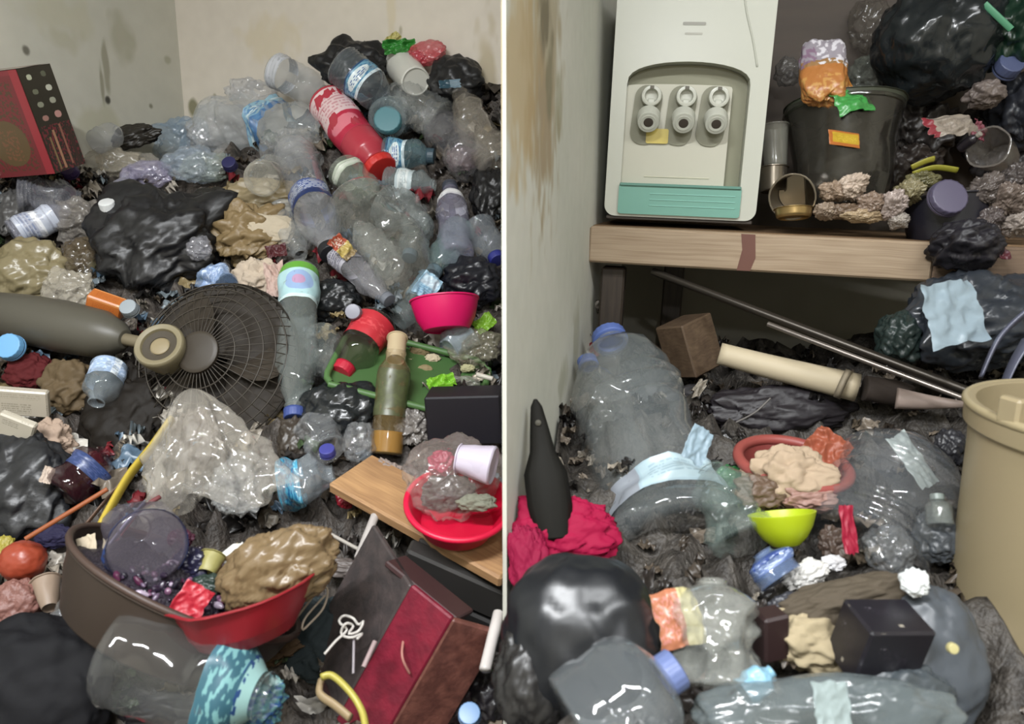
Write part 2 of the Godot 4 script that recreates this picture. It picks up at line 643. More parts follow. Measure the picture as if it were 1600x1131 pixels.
# a bottle lying from its base p0 to its mouth p1; o: kind, mat, cap (colour), label (material), span [from, to], arc (degrees), crush, roll, liquid
func bottle_at(p0: Vector3, p1: Vector3, r: float, called: String, label: String, o := {}) -> Node3D:
	var length := (p1 - p0).length()
	var t := thing(called, label, o.get("cat", "bottle"), p0, look_basis(p0, p1, deg_to_rad(o.get("roll", 0.0))), o.get("group", ""))
	var kind: String = o.get("kind", "water")
	var crush: float = o.get("crush", 0.10)
	var off := Vector3(taken.size() * 1.7, p0.x * 31.0, p0.y * 17.0)
	var squash: float = o.get("squash", 0.0)
	var push := func(q: Vector3) -> Vector3:
		var y := q.y / length
		var c := crush * smoothstep(0.0, 0.15, y) * (1.0 - smoothstep(0.75, 0.92, y))
		var n := 1.0 + c * (1.6 * nz.get_noise_3dv(q / r * 0.8 + off) - 0.7 * absf(rz.get_noise_3dv(q / r * 0.55 - off)))
		var bend := c * 0.8 * r * Vector3(nz.get_noise_2d(y * 1.5, off.y), 0, nz.get_noise_2d(y * 1.5 + 9.0, off.y))
		return Vector3(q.x * n * (1.0 + 0.3 * squash), q.y, q.z * n * (1.0 - squash)) + bend
	var pr: Array = []
	for q in resampled(kind, 44):
		pr.append(Vector2(q.x * r, q.y * length))
	var n := pr.size() - 1
	var body := func(u: float, v: float) -> Vector3:
		var q: Vector2 = pr[int(roundf(v * n))]
		return push.call(Vector3(q.x * cos(TAU * u), q.y, q.x * sin(TAU * u)))
	part("body", grid(28, n, body, true), o.get("mat", clear_mat()), t)
	var neck: float = r * profile_radius(kind, 0.995)
	if o.has("cap"):
		var ch := clampf(neck * 1.25, 0.008, 0.022)
		part("cap", ribbed_cap(neck * 1.28, ch), pl(o.cap, 0.45), t, Transform3D(Basis.IDENTITY, Vector3(0, length - ch * 0.55, 0)))
	if o.has("label"):
		var sp: Array = o.get("span", [0.32, 0.56])
		var arc: float = deg_to_rad(o.get("arc", 330.0))
		var lab := func(u: float, v: float) -> Vector3:
			var y: float = lerpf(sp[0], sp[1], v)
			var a := PI / 2 + (0.5 - u) * arc
			var rr: float = r * profile_radius(kind, y) * 1.012
			return push.call(Vector3(rr * cos(a), y * length, rr * sin(a))) 
		var rev := func(u: float, v: float) -> Vector3: return lab.call(1.0 - u, v)
		var m := grid(24, 8, rev, false)
		part("label", flip_u(m), o.label, t)
	if o.has("liquid"):
		var top: float = o.get("level", 0.5)
		var lq := func(u: float, v: float) -> Vector3:
			var y: float = lerpf(0.02, top, clampf((v - 0.1) / 0.8, 0.0, 1.0))
			var rr: float = r * 0.95 * profile_radius(kind, maxf(y, 0.05)) * (0.0 if v <= 0.0 or v >= 1.0 else 1.0)
			return Vector3(rr * cos(TAU * u), y * length, rr * sin(TAU * u))
		part("liquid", grid(20, 14, lq, true), o.liquid, t)
	return t

func flip_u(m: ArrayMesh) -> ArrayMesh:      # mirrors the print so that it reads from outside
	var a := m.surface_get_arrays(0)
	var uv: PackedVector2Array = a[Mesh.ARRAY_TEX_UV]
	for i in uv.size():
		uv[i].x = 1.0 - uv[i].x
	a[Mesh.ARRAY_TEX_UV] = uv
	var n := ArrayMesh.new()
	n.add_surface_from_arrays(Mesh.PRIMITIVE_TRIANGLES, a)
	return n

func clear_mat() -> StandardMaterial3D:
	return cl("c4cccb", 0.18, 0.05, 0.0)

func ribbed_cap(r: float, h: float) -> ArrayMesh:
	var ys := [0.0, 0.0, 0.25, 0.28, 0.9, 1.0, 1.0]
	var rs := [0.75, 1.04, 1.04, 1.0, 1.0, 0.9, 0.0]
	var f := func(u: float, v: float) -> Vector3:
		var i := int(roundf(v * 6))
		var k: float = rs[i] * r * (1.0 + (0.02 * cos(u * TAU * 18.0) if i == 3 or i == 4 else 0.0))
		return Vector3(k * cos(TAU * u), ys[i] * h, k * sin(TAU * u))
	return grid(54, 6, f, true)

# a bottle on the heap: base pixel, mouth pixel, radius in pixels
func bottle(x0: float, y0: float, x1: float, y1: float, rpx: float, called: String, label: String, o := {}) -> Node3D:
	var s := S((x0 + x1) / 2.0, (y0 + y1) / 2.0)
	var r := rpx * m_per_px(s)
	var l: float = o.get("lift", 0.6) * r
	var d0 := depth_of(S(x0, y0, l))
	var d1 := depth_of(S(x1, y1, l))
	var dm := depth_of(S((x0 + x1) / 2.0, (y0 + y1) / 2.0, l))
	var sl: float = o.get("slope", 1.0)          # 1 follows the heap, 0 lies square to the line of sight
	d0 = lerpf(dm, d0, sl) + o.get("d0", 0.0)
	d1 = lerpf(dm, d1, sl) + o.get("d1", 0.0)
	return bottle_at(at_depth(x0, y0, d0), at_depth(x1, y1, d1), r, called, label, o)

# a crumpled bag round a pixel, radii in pixels
func bag(px: float, py: float, rx: float, ry: float, called: String, label: String, mat: Material, o := {}) -> Node3D:
	var s := S(px, py)
	var k := m_per_px(s)
	var rz_: float = o.get("rz", 0.75) * minf(rx, ry) * k
	var lift: float = o.get("lift", 0.35) * rz_
	var p := S(px, py, lift) if not o.has("d") else at_depth(px, py, o.d)
	k = m_per_px(p)
	var m := blob(Vector3(rx * k, ry * k, rz_), o.get("seed", taken.size()), o.get("amp", 0.22), o.get("freq", 1.6), o.get("fold", 0.14), o.get("ff", 2.0), o.get("lobes", []), o.get("power", 2.2), o.get("facet", 0.55))
	var b := view_basis(deg_to_rad(o.get("roll", 0.0)), deg_to_rad(o.get("tip", -18.0)), deg_to_rad(o.get("turn", 0.0)))
	var t := thing(called, label, o.get("cat", "bag"), p, b, o.get("group", ""))
	part("film" if o.get("cat", "bag") == "bag" else o.get("part", "shell"), m, mat, t)
	return t

func sheet(px: float, py: float, w: float, h: float, roll: float, called: String, label: String, cat: String, mat: Material, o := {}) -> MeshInstance3D:
	var l: float = o.get("lift", 0.02)
	var p := S(px, py, l) if not o.has("d") else at_depth(px, py, o.d)
	var k := m_per_px(p)
	var m := crumpled(w * k, h * k, o.get("seed", taken.size()), o.get("amp", 0.16), o.get("freq", 2.0), o.get("curl", 0.0), o.get("ragged", 0.12))
	return one(called, label, cat, m, mat, p, view_basis(deg_to_rad(roll), deg_to_rad(o.get("tip", -24.0)), deg_to_rad(o.get("turn", 15.0))), o.get("group", ""))

func carton(px: float, py: float, w: float, h: float, dpx: float, roll: float, called: String, label: String, cat: String, mat: Material, o := {}) -> MeshInstance3D:
	var l: float = o.get("lift", 0.02)
	var p := S(px, py, l) if not o.has("d") else at_depth(px, py, o.d)
	var k := m_per_px(p)
	return one(called, label, cat, box_mesh(Vector3(w * k, h * k, dpx * k), 0.003), mat, p, view_basis(deg_to_rad(roll), deg_to_rad(o.get("tip", 20.0)), deg_to_rad(o.get("turn", 15.0))), o.get("group", ""))

# an open cup from its base p0 to its rim p1
func cup(x0: float, y0: float, x1: float, y1: float, r0: float, r1: float, called: String, label: String, mat: Material, o := {}) -> Node3D:
	var k: float = m_per_px(S((x0 + x1) / 2.0, (y0 + y1) / 2.0)) if not o.has("d") else o.d / F
	var l: float = o.get("lift", 0.5) * r0 * k
	var p0 := S(x0, y0, l - o.get("d0", 0.0)) if not o.has("d") else at_depth(x0, y0, o.d + o.get("d0", 0.0))
	var p1 := S(x1, y1, l - o.get("d1", 0.0)) if not o.has("d") else at_depth(x1, y1, o.d + o.get("d1", 0.0))
	var h := (p1 - p0).length()
	r0 *= k
	r1 *= k
	var w := 0.001
	var t := thing(called, label, o.get("cat", "cup"), p0, look_basis(p0, p1, deg_to_rad(o.get("roll", 0.0))), o.get("group", ""))
	var pr := [Vector2(0, 0.004), Vector2(r0 * 0.85, 0.004), Vector2(r0 * 0.9, 0), Vector2(r0, 0.003), Vector2(lerpf(r0, r1, 0.3), h * 0.3), Vector2(lerpf(r0, r1, 0.33), h * 0.31), Vector2(lerpf(r0, r1, 0.62), h * 0.62), Vector2(lerpf(r0, r1, 0.96), h * 0.96), Vector2(r1 + 0.003, h * 0.965), Vector2(r1 + 0.003, h), Vector2(r1 - w, h), Vector2(r0 - w, 0.006), Vector2(0, 0.006)]
	var crush: float = o.get("crush", 0.06)
	var off := px_seed(x0, y0)
	var bend := func(q: Vector3) -> Vector3:
		var n := 1.0 + crush * (nz.get_noise_3dv(q / r1 * 0.9 + off) * 1.5 + rz.get_noise_3dv(q / r1 * 0.6 + off) * 0.5)
		return Vector3(q.x * n, q.y, q.z * n)
	part("wall", lathe(pr, 28, bend), mat, t)
	if o.has("print"):
		var lab := func(u: float, v: float) -> Vector3:
			var a := PI / 2 + (u - 0.5) * 5.4
			var y := lerpf(0.2, 0.8, v)
			var rr := lerpf(r0, r1, y) + 0.0008
			return bend.call(Vector3(rr * cos(a), y * h, rr * sin(a)))
		part("print", grid(22, 6, lab), o.print, t)
	return t

func px_seed(x: float, y: float) -> Vector3:
	return Vector3(x * 0.37, y * 0.71, (x + y) * 0.13)

func loose_cap(px: float, py: float, r: float, called: String, label: String, hex: String, o := {}) -> Node3D:
	var p := S(px, py, o.get("lift", 0.03)) if not o.has("d") else at_depth(px, py, o.d)
	var k := m_per_px(p)
	var b := view_basis(deg_to_rad(o.get("roll", 0.0)), deg_to_rad(o.get("tip", 65.0)), 0.0)
	var t := thing(called, label, o.get("cat", "bottle cap"), p, b, o.get("group", ""))
	part("shell", ribbed_cap(r * k, r * k * o.get("tall", 0.9)), pl(hex, 0.4), t)
	part("ring", lathe([Vector2(r * k * 0.98, 0), Vector2(r * k * 1.06, 0), Vector2(r * k * 1.06, r * k * 0.16), Vector2(r * k * 0.98, r * k * 0.16)], 28), pl(hex, 0.5), t, Transform3D(Basis.IDENTITY, Vector3(0, -r * k * 0.2, 0)))
	return t

func bar(pts: Array, rpx, called: String, label: String, cat: String, mat: Material, o := {}) -> MeshInstance3D:     # pts: [x, y] or [x, y, lift]
	var world := []
	for q in pts:
		world.append(S(q[0], q[1], q[2] if q.size() > 2 else 0.03) if not o.has("depth") else at_depth(q[0], q[1], q[2]))
	var k := m_per_px(world[0])
	var base: Vector3 = world[0]
	for i in world.size():
		world[i] -= base
	var r = rpx
	if r is Array:
		r = [rpx[0] * k, rpx[1] * k]
	else:
		r = rpx * k
	return one(called, label, cat, sweep(world, r, o.get("seg", 10), o.get("flat", 1.0)), mat, base, Basis.IDENTITY, o.get("group", ""))

# ---------- the room ----------

func wall_slab(called: String, a: Vector2, b: Vector2, h: float, thick: float, out: Vector2, mat: Material, label: String):
	# a wall from a to b (seen from inside, a is on the left), thick outwards
	var o := Vector3(out.x, 0, out.y) * thick
	var p := [Vector3(a.x, 0, a.y), Vector3(b.x, 0, b.y), Vector3(b.x, h, b.y), Vector3(a.x, h, a.y)]
	var st := SurfaceTool.new()
	st.begin(Mesh.PRIMITIVE_TRIANGLES)
	quad(st, Transform3D.IDENTITY, p[0], p[1], p[2], p[3])
	quad(st, Transform3D.IDENTITY, p[1] + o, p[0] + o, p[3] + o, p[2] + o)
	quad(st, Transform3D.IDENTITY, p[0] + o, p[0], p[3], p[3] + o)
	quad(st, Transform3D.IDENTITY, p[1], p[1] + o, p[2] + o, p[2])
	quad(st, Transform3D.IDENTITY, p[3], p[2], p[2] + o, p[3] + o)
	st.generate_normals()
	struct(called, st.commit(), mat, label, "wall")

func painted_wall(key: String, base: String, other: String, w: int, h: int, spots: Array) -> StandardMaterial3D:
	# plaster with cloudy patches; spots: [u, v, radius u, radius v, colour, strength] in 0..1 of the wall
	var im := Image.create(w, h, false, Image.FORMAT_RGB8)
	var a := Color(base)
	var b := Color(other)
	var sd := float(hash(key) % 500)
	for y in h:
		for x in w:
			var n := clampf(0.5 + 0.9 * nz.get_noise_3d(x * 0.006, y * 0.006, sd), 0, 1)
			var g := nz.get_noise_3d(x * 0.05, y * 0.05, sd + 7.0) * 0.015
			var c := a.lerp(b, n)
			im.set_pixel(x, y, Color(c.r + g, c.g + g, c.b + g))
	for s in spots:
		var cx: float = s[0] * w
		var cy: float = s[1] * h
		var rx: float = s[2] * w
		var ry: float = s[3] * h
		for y in range(maxi(0, int(cy - ry * 1.6)), mini(h, int(cy + ry * 1.6) + 1)):
			for x in range(maxi(0, int(cx - rx * 1.6)), mini(w, int(cx + rx * 1.6) + 1)):
				var d := Vector2((x - cx) / rx, (y - cy) / ry).length() + 0.55 * nz.get_noise_3d(x * 0.05, y * 0.03, sd + 20.0)
				var k: float = clampf((1.0 - d) * 2.0, 0.0, 1.0) * s[5]
				if k > 0.0:
					im.set_pixel(x, y, im.get_pixel(x, y).lerp(Color(s[4]), k))
	var m := StandardMaterial3D.new()
	m.albedo_texture = ImageTexture.create_from_image(im)
	m.roughness = 0.75
	m.cull_mode = BaseMaterial3D.CULL_DISABLED
	return m

func on_wall(px: float, py: float, a: Vector2, dir: Vector2, length: float, h: float) -> Vector2:   # u, v on a wall that starts at a
	var r := ray(px, py)
	var n := Vector2(-dir.y, dir.x)
	var d := n.dot(a - Vector2(eye.x, eye.z)) / n.dot(Vector2(r.x, r.z))
	var p := eye + r * d
	return Vector2((Vector2(p.x, p.z) - a).dot(dir) / length, 1.0 - p.y / h)

func build_room():
	var h := 2.75
	var left_far := WALL_CORNER + WALL_LEFT_DIR * 4.6
	var back_far := WALL_CORNER + WALL_BACK_DIR * 1.425
	# stains on the heap's walls
	var sp := []
	for q in [[40, 77, 5, 7, "4a463c", 0.7], [165, 100, 5, 46, "8d8a78", 0.8], [158, 128, 3, 30, "77745f", 0.6], [168, 155, 4, 6, "33312a", 0.9], [235, 165, 4, 5, "6b6856", 0.7], [296, 56, 5, 16, "5c584a", 0.8], [300, 78, 4, 10, "6b6655", 0.6], [262, 92, 7, 8, "979480", 0.7], [185, 60, 26, 40, "9d9a86", 0.6], [90, 20, 60, 40, "b4b099", 0.5], [150, 190, 50, 28, "aba891", 0.6], [20, 290, 50, 60, "8f8c7c", 0.5], [100, 60, 30, 20, "a8a48e", 0.5]]:
		var uv := on_wall(q[0], q[1], WALL_CORNER, WALL_LEFT_DIR, 4.6, h)
		var k := 0.0018
		sp.append([1.0 - uv.x, uv.y, q[2] * k / 4.6 * 1.3, q[3] * k / h, q[4], q[5]])
	wall_slab("wall_left", left_far, WALL_CORNER, h, 0.12, Vector2(-0.938, -0.347), painted_wall("left", "b8b7ac", "c2bfb2", 1400, 800, sp), "grey-cream plaster wall with dark scuffs, left of the room corner")
	sp = []
	for q in [[300, 168, 13, 22, "6f6c50", 0.8], [318, 180, 22, 14, "8d8a6c", 0.6], [335, 150, 4, 5, "77745f", 0.6], [610, 30, 10, 60, "c9bb9b", 0.5], [420, 60, 70, 40, "c6b99c", 0.5], [625, 47, 4, 9, "9a927c", 0.7], [530, 68, 4, 5, "8b8470", 0.6], [760, 120, 26, 90, "a89a7c", 0.6], [770, 200, 18, 50, "8f8468", 0.6]]:
		var uv := on_wall(q[0], q[1], WALL_CORNER, WALL_BACK_DIR, 1.425, h)
		var k := 0.0018
		sp.append([uv.x, uv.y, q[2] * k / 1.425, q[3] * k / h, q[4], q[5]])
	wall_slab("wall_back", WALL_CORNER, back_far, h, 0.12, Vector2(0.347, -0.938), painted_wall("back", "cdc5b9", "d2cabd", 500, 960, sp), "cream plaster wall behind the peak of the rubbish heap")
	# the thin partition between the two halves of the room, its near end towards the camera
	var side := Vector2(0.9659, 0.2589)
	var pa := PART_NEAR + side * PART_THICK
	var pl_ := 1.2
	sp = []
	for q in [[850, 60, 34, 260, "a3977c", 0.75], [850, 190, 26, 120, "a08f74", 0.8], [852, 30, 12, 50, "6d6550", 0.8], [858, 120, 7, 70, "7f7a62", 0.75], [872, 160, 8, 60, "9a9880", 0.6], [815, 120, 30, 150, "b39c74", 0.7], [925, 480, 8, 60, "8a8b77", 0.6], [880, 590, 14, 40, "9a9a86", 0.6], [900, 520, 10, 60, "a3a28d", 0.6], [812, 850, 20, 60, "8d8478", 0.4]]:
		var uv := on_wall(q[0], q[1], pa, PART_DIR, pl_, h)
		var k := 0.0011
		sp.append([uv.x, uv.y, q[2] * k * 3.6 / pl_, q[3] * k / h, q[4], q[5]])
	var pm := painted_wall("partition", "c2c3b8", "cbcac0", 700, 1100, sp)
	wall_slab("wall_partition", pa, pa + PART_DIR * pl_, h, PART_THICK, -side, pm, "thin white-painted partition wall with brown damp stains beside the water dispenser")
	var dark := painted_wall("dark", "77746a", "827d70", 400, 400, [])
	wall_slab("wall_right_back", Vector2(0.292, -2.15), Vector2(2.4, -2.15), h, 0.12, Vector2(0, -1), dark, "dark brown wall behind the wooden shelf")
	var plain := painted_wall("plain", "b8b2a0", "c2bcaa", 300, 300, [])
	wall_slab("wall_right", Vector2(2.3, -2.15), Vector2(2.3, 1.75), h, 0.12, Vector2(1, 0), plain, "plain cream wall closing the room past the shelf")
	wall_slab("wall_front", Vector2(2.3, 1.7), Vector2(-2.75, 1.7), h, 0.12, Vector2(0, 1), plain, "plain cream wall at the end opposite the heap")
	var fl := box_mesh(Vector3(5.6, 0.1, 5.0), 0.001)
	struct("floor", fl, mottled("4c4740", "6a645a", 1.2, 0.8, 0.0), "grey cement floor under the rubbish", "floor", Vector3(-0.2, -0.05, -0.6))
	struct("ceiling", box_mesh(Vector3(5.6, 0.1, 5.0), 0.001), mottled("bdb8aa", "cac5b6", 0.8, 0.9, 0.0), "pale painted ceiling over the room", "ceiling", Vector3(-0.2, h + 0.05, -0.6))

# ---------- the compacted rubbish under the single things ----------

func kept_inside(p: Vector3, left: bool) -> Vector3:
	var q := Vector2(p.x, p.z)
	var side := Vector2(0.9659, 0.2589)
	if left:
		for n in [Vector2(0.938, 0.347), Vector2(-0.347, 0.938)]:
			var g: float = (q - WALL_CORNER).dot(n)
			if g < 0.015:
				q += n * (0.015 - g)
		var g2 := (q - PART_NEAR).dot(-side)
		if q.y > PART_NEAR.y:
			q.x = minf(q.x, PART_NEAR.x - 0.003)
		elif g2 < 0.006:
			q -= side * (0.006 - g2)
	else:
		var g3 := (q - PART_NEAR - side * PART_THICK).dot(side)
		if q.y > PART_NEAR.y:
			q.x = maxf(q.x, PART_NEAR.x + 0.018)
		elif g3 < 0.006:
			q += side * (0.006 - g3)
	return Vector3(q.x, p.y, q.y)

func heap_point(x: float, z: float, left: bool) -> Vector3:
	var h := heap_left(x, z) if left else heap_right(x, z)
	var k := smoothstep(0.0, 0.25, h)
	h += k * (0.05 * nz.get_noise_2d(x * 5.0, z * 5.0 + (0.0 if left else 40.0)) + 0.045 * rz.get_noise_2d(x * 7.0, z * 7.0) - 0.045)
	return kept_inside(Vector3(x, maxf(h, 0.004), z), left)

func build_heaps():
	var a := grid(150, 130, func(u, v): return heap_point(lerpf(-2.55, 0.33, u), lerpf(-0.12, -2.75, v), true))
	var o := one("rubbish_heap", "dark compacted mass of rubbish filling the corner under the bottles and bags", "rubbish", a, mottled("2b2622", "57504a", 5.0, 0.6, 0.6), Vector3.ZERO)
	o.set_meta("kind", "stuff")
	var b := grid(120, 90, func(u, v): return heap_point(lerpf(-0.05, 2.25, u), lerpf(-0.12, -2.12, v), false))
	o = one("rubbish_heap", "dark mass of rubbish below the wooden shelf, beside the partition", "rubbish", b, mottled("292521", "4f4a44", 5.0, 0.6, 0.6), Vector3.ZERO)
	o.set_meta("kind", "stuff")
	litter("small_litter", "small scraps of film, paper and foil scattered over the corner heap", true, 2600, 21)
	litter("small_litter", "small scraps of film and foil scattered over the rubbish below the shelf", false, 900, 22)

func litter(called: String, label: String, left: bool, n: int, sd: int):
	var r := RandomNumberGenerator.new()
	r.seed = sd
	var mm := MultiMesh.new()
	mm.transform_format = MultiMesh.TRANSFORM_3D
	mm.use_colors = true
	mm.mesh = crumpled(1.0, 0.75, 3, 0.45, 2.2, 0.2, 0.1, 6, 6)
	mm.instance_count = n
	var tones := ["1d1b1a", "1d1b1a", "262220", "2d2825", "3a332c", "4b4238", "5c5245", "70665a", "8a8276", "a8a197", "c9c4bb", "707a80", "54687a", "6f2028", "3d4d33", "8a7a58"]
	for i in n:
		var p: Vector3
		if left:
			p = heap_point(r.randf_range(-2.0, 0.28), r.randf_range(-2.5, -0.45), true)
		else:
			p = heap_point(r.randf_range(0.03, 1.5), r.randf_range(-1.95, -0.5), false)
		var s := r.randf_range(0.02, 0.075) if left else r.randf_range(0.015, 0.05)
		var bs := Basis.from_euler(Vector3(-PI / 2 + r.randf_range(-0.9, 0.9), r.randf_range(0, TAU), r.randf_range(-0.9, 0.9))) * Basis.from_scale(Vector3(s, s * r.randf_range(0.5, 1.2), s))
		mm.set_instance_transform(i, Transform3D(bs, p + Vector3(0, 0.018, 0)))
		var c := Color(tones[r.randi() % (tones.size() if left else 9)]).srgb_to_linear()
		mm.set_instance_color(i, c)
	var o := MultiMeshInstance3D.new()
	o.multimesh = mm
	var m := StandardMaterial3D.new()
	m.vertex_color_use_as_albedo = true
	m.roughness = 0.35
	m.cull_mode = BaseMaterial3D.CULL_DISABLED
	o.material_override = m
	o.name = numbered(called)
	add_child(o, true)
	o.set_meta("label", label)
	o.set_meta("category", "litter")
	o.set_meta("kind", "stuff")

# ---------- the shelf and what stands on it ----------

func shelf_depth(px: float) -> float:      # optical depth of the shelf's front edge along its top
	return lerpf(1.60, 1.43, (px - 925.0) / 675.0)

func build_shelf():
	var pa := at_depth(922, 350, shelf_depth(922))
	var pb := at_depth(1640, 384, shelf_depth(1640))
	var x := (pb - pa).normalized()
	var y := (Vector3.UP - x * x.dot(Vector3.UP)).normalized()
	var b := Basis(x, y, x.cross(y))
	var t := thing("wooden_shelf", "wide wooden shelf with a thick bare front board under the water dispenser", "shelf", pa, b)
	var len := (pb - pa).length() + 0.25
	var wood := wood_mat("5a4632", "83684a", 0.0)
	var fr := at_depth(1100, 350, 1.55)
	var k := 1.55 / F
	part("front_board", box_mesh(Vector3(0.655, 0.074, 0.03), 0.004), wood_mat("84705a", "a3917a", 3.0), t, Transform3D(Basis.IDENTITY, Vector3(0.3275, -0.041, -0.012)))
	part("damp_stain", extruded(PackedVector2Array([Vector2(-0.016, -0.036), Vector2(0.01, -0.036), Vector2(0.018, -0.01), Vector2(0.013, 0.036), Vector2(-0.014, 0.036), Vector2(-0.009, 0.005)]), 0.0006), wood_mat("54322a", "6e4a3c", 4.0), t, Transform3D(Basis.IDENTITY, Vector3(0.315, -0.041, 0.0031)), "dark reddish stain")
	part("front_board", box_mesh(Vector3(len - 0.657, 0.072, 0.03), 0.004), wood_mat("57473a", "7a6552", 5.0), t, Transform3D(Basis.IDENTITY, Vector3(0.657 + (len - 0.657) / 2, -0.042, -0.014)), "darker end board")
	for i in 3:
		part("top_board", box_mesh(Vector3(len, 0.018, 0.135), 0.003), wood, t, Transform3D(Basis.IDENTITY, Vector3(len / 2, -0.012, -0.1 - i * 0.138)))
	part("leg", box_mesh(Vector3(0.05, 1.2, 0.05), 0.004), wood_mat("2c241d", "3d332a", 1.0), t, Transform3D(Basis.IDENTITY, Vector3(0.05, -0.69, -0.06)))
	part("leg", box_mesh(Vector3(0.05, 1.2, 0.05), 0.004), wood_mat("2c241d", "3d332a", 1.0), t, Transform3D(Basis.IDENTITY, Vector3(len - 0.06, -0.69, -0.06)))
	part("leg", box_mesh(Vector3(0.05, 1.2, 0.05), 0.004), wood_mat("2c241d", "3d332a", 1.0), t, Transform3D(Basis.IDENTITY, Vector3(0.17, -0.69, -0.4)))
	var bh := 0.62
	for i in 3:
		part("back_board", box_mesh(Vector3(len + 0.1, bh - 0.004, 0.012), 0.002), wood_mat("3c3229", "473b30", 7.0), t, Transform3D(Basis.IDENTITY, Vector3(len / 2, -0.02 + bh * (i + 0.5), -0.50)))
	build_dispenser(pa, b)

func wood_mat(dark: String, light: String, sd: float) -> StandardMaterial3D:
	var key := "wood%s%s%.0f" % [dark, light, sd]
	if not mats.has(key):
		var im := Image.create(256, 128, false, Image.FORMAT_RGB8)
		for yy in 128:
			for xx in 256:
				var g := 0.5 + 0.5 * nz.get_noise_3d(xx * 0.012, yy * 0.16 + 0.6 * nz.get_noise_2d(xx * 0.02, sd), sd * 9.0) + 0.4 * nz.get_noise_3d(xx * 0.015, yy * 0.02, sd * 5.0 + 3.0)
				im.set_pixel(xx, yy, Color(dark).lerp(Color(light), clampf(g, 0, 1)))
		var m := StandardMaterial3D.new()
		m.albedo_texture = ImageTexture.create_from_image(im)
		m.roughness = 0.6
		mats[key] = m
	return mats[key]

func rounded_rect(w: float, h: float, r: float, n := 6) -> PackedVector2Array:
	var o := PackedVector2Array()
	for c in [[w / 2 - r, h / 2 - r, 0], [-w / 2 + r, h / 2 - r, 90], [-w / 2 + r, -h / 2 + r, 180], [w / 2 - r, -h / 2 + r, 270]]:
		for i in n + 1:
			var a := deg_to_rad(c[2] + 90.0 * i / n)
			o.append(Vector2(c[0] + r * cos(a), c[1] + r * sin(a)))
	return o

func csg_poly(poly: PackedVector2Array, depth: float, z_front: float) -> CSGPolygon3D:     # extruded from z_front backwards
	var c := CSGPolygon3D.new()
	c.polygon = poly
	c.depth = depth
	c.position.z = z_front
	return c

func csg_part(called: String, root: CSGShape3D, mat: Material, parent: Node3D, at := Vector3.ZERO):
	root.name = called
	root.set("material_override", mat)
	parent.add_child(root, true)
	root.position = at

func extruded(poly: PackedVector2Array, depth: float, bev := 0.0) -> ArrayMesh:     # a flat plate with the outline poly, from z = 0 forwards; counter-clockwise outline
	var st := SurfaceTool.new()
	st.begin(Mesh.PRIMITIVE_TRIANGLES)
	st.set_smooth_group(-1)
	var tri := Geometry2D.triangulate_polygon(poly)
	var inner := poly
	if bev > 0.0:
		var off := Geometry2D.offset_polygon(poly, -bev)
		if off.size() == 1 and off[0].size() == poly.size():
			inner = off[0]
	for side in [1, 0]:
		for i in range(0, tri.size(), 3):
			var q := [poly[tri[i]], poly[tri[i + 1]], poly[tri[i + 2]]]
			var area: float = (q[1] - q[0]).cross(q[2] - q[0])
			var order := [0, 2, 1] if (area > 0) == (side == 1) else [0, 1, 2]
			for k in order:
				st.add_vertex(Vector3(q[k].x, q[k].y, depth * side))
	for i in poly.size():
		var a := poly[i]
		var b := poly[(i + 1) % poly.size()]
		for v in [Vector3(a.x, a.y, 0), Vector3(b.x, b.y, depth), Vector3(b.x, b.y, 0), Vector3(a.x, a.y, 0), Vector3(a.x, a.y, depth), Vector3(b.x, b.y, depth)]:
			st.add_vertex(v)
	st.generate_normals()
	return st.commit()

func arch(w: float, h0: float, h1: float, flat: float) -> PackedVector2Array:      # an opening from y=0, straight sides to h0, a low arch up to h1
	var o := PackedVector2Array([Vector2(-w / 2, 0), Vector2(w / 2, 0)])
	for i in 17:
		var a := PI * i / 16.0
		o.append(Vector2(w / 2 * cos(a), h0 + (h1 - h0) * pow(sin(a), flat)))
	return o

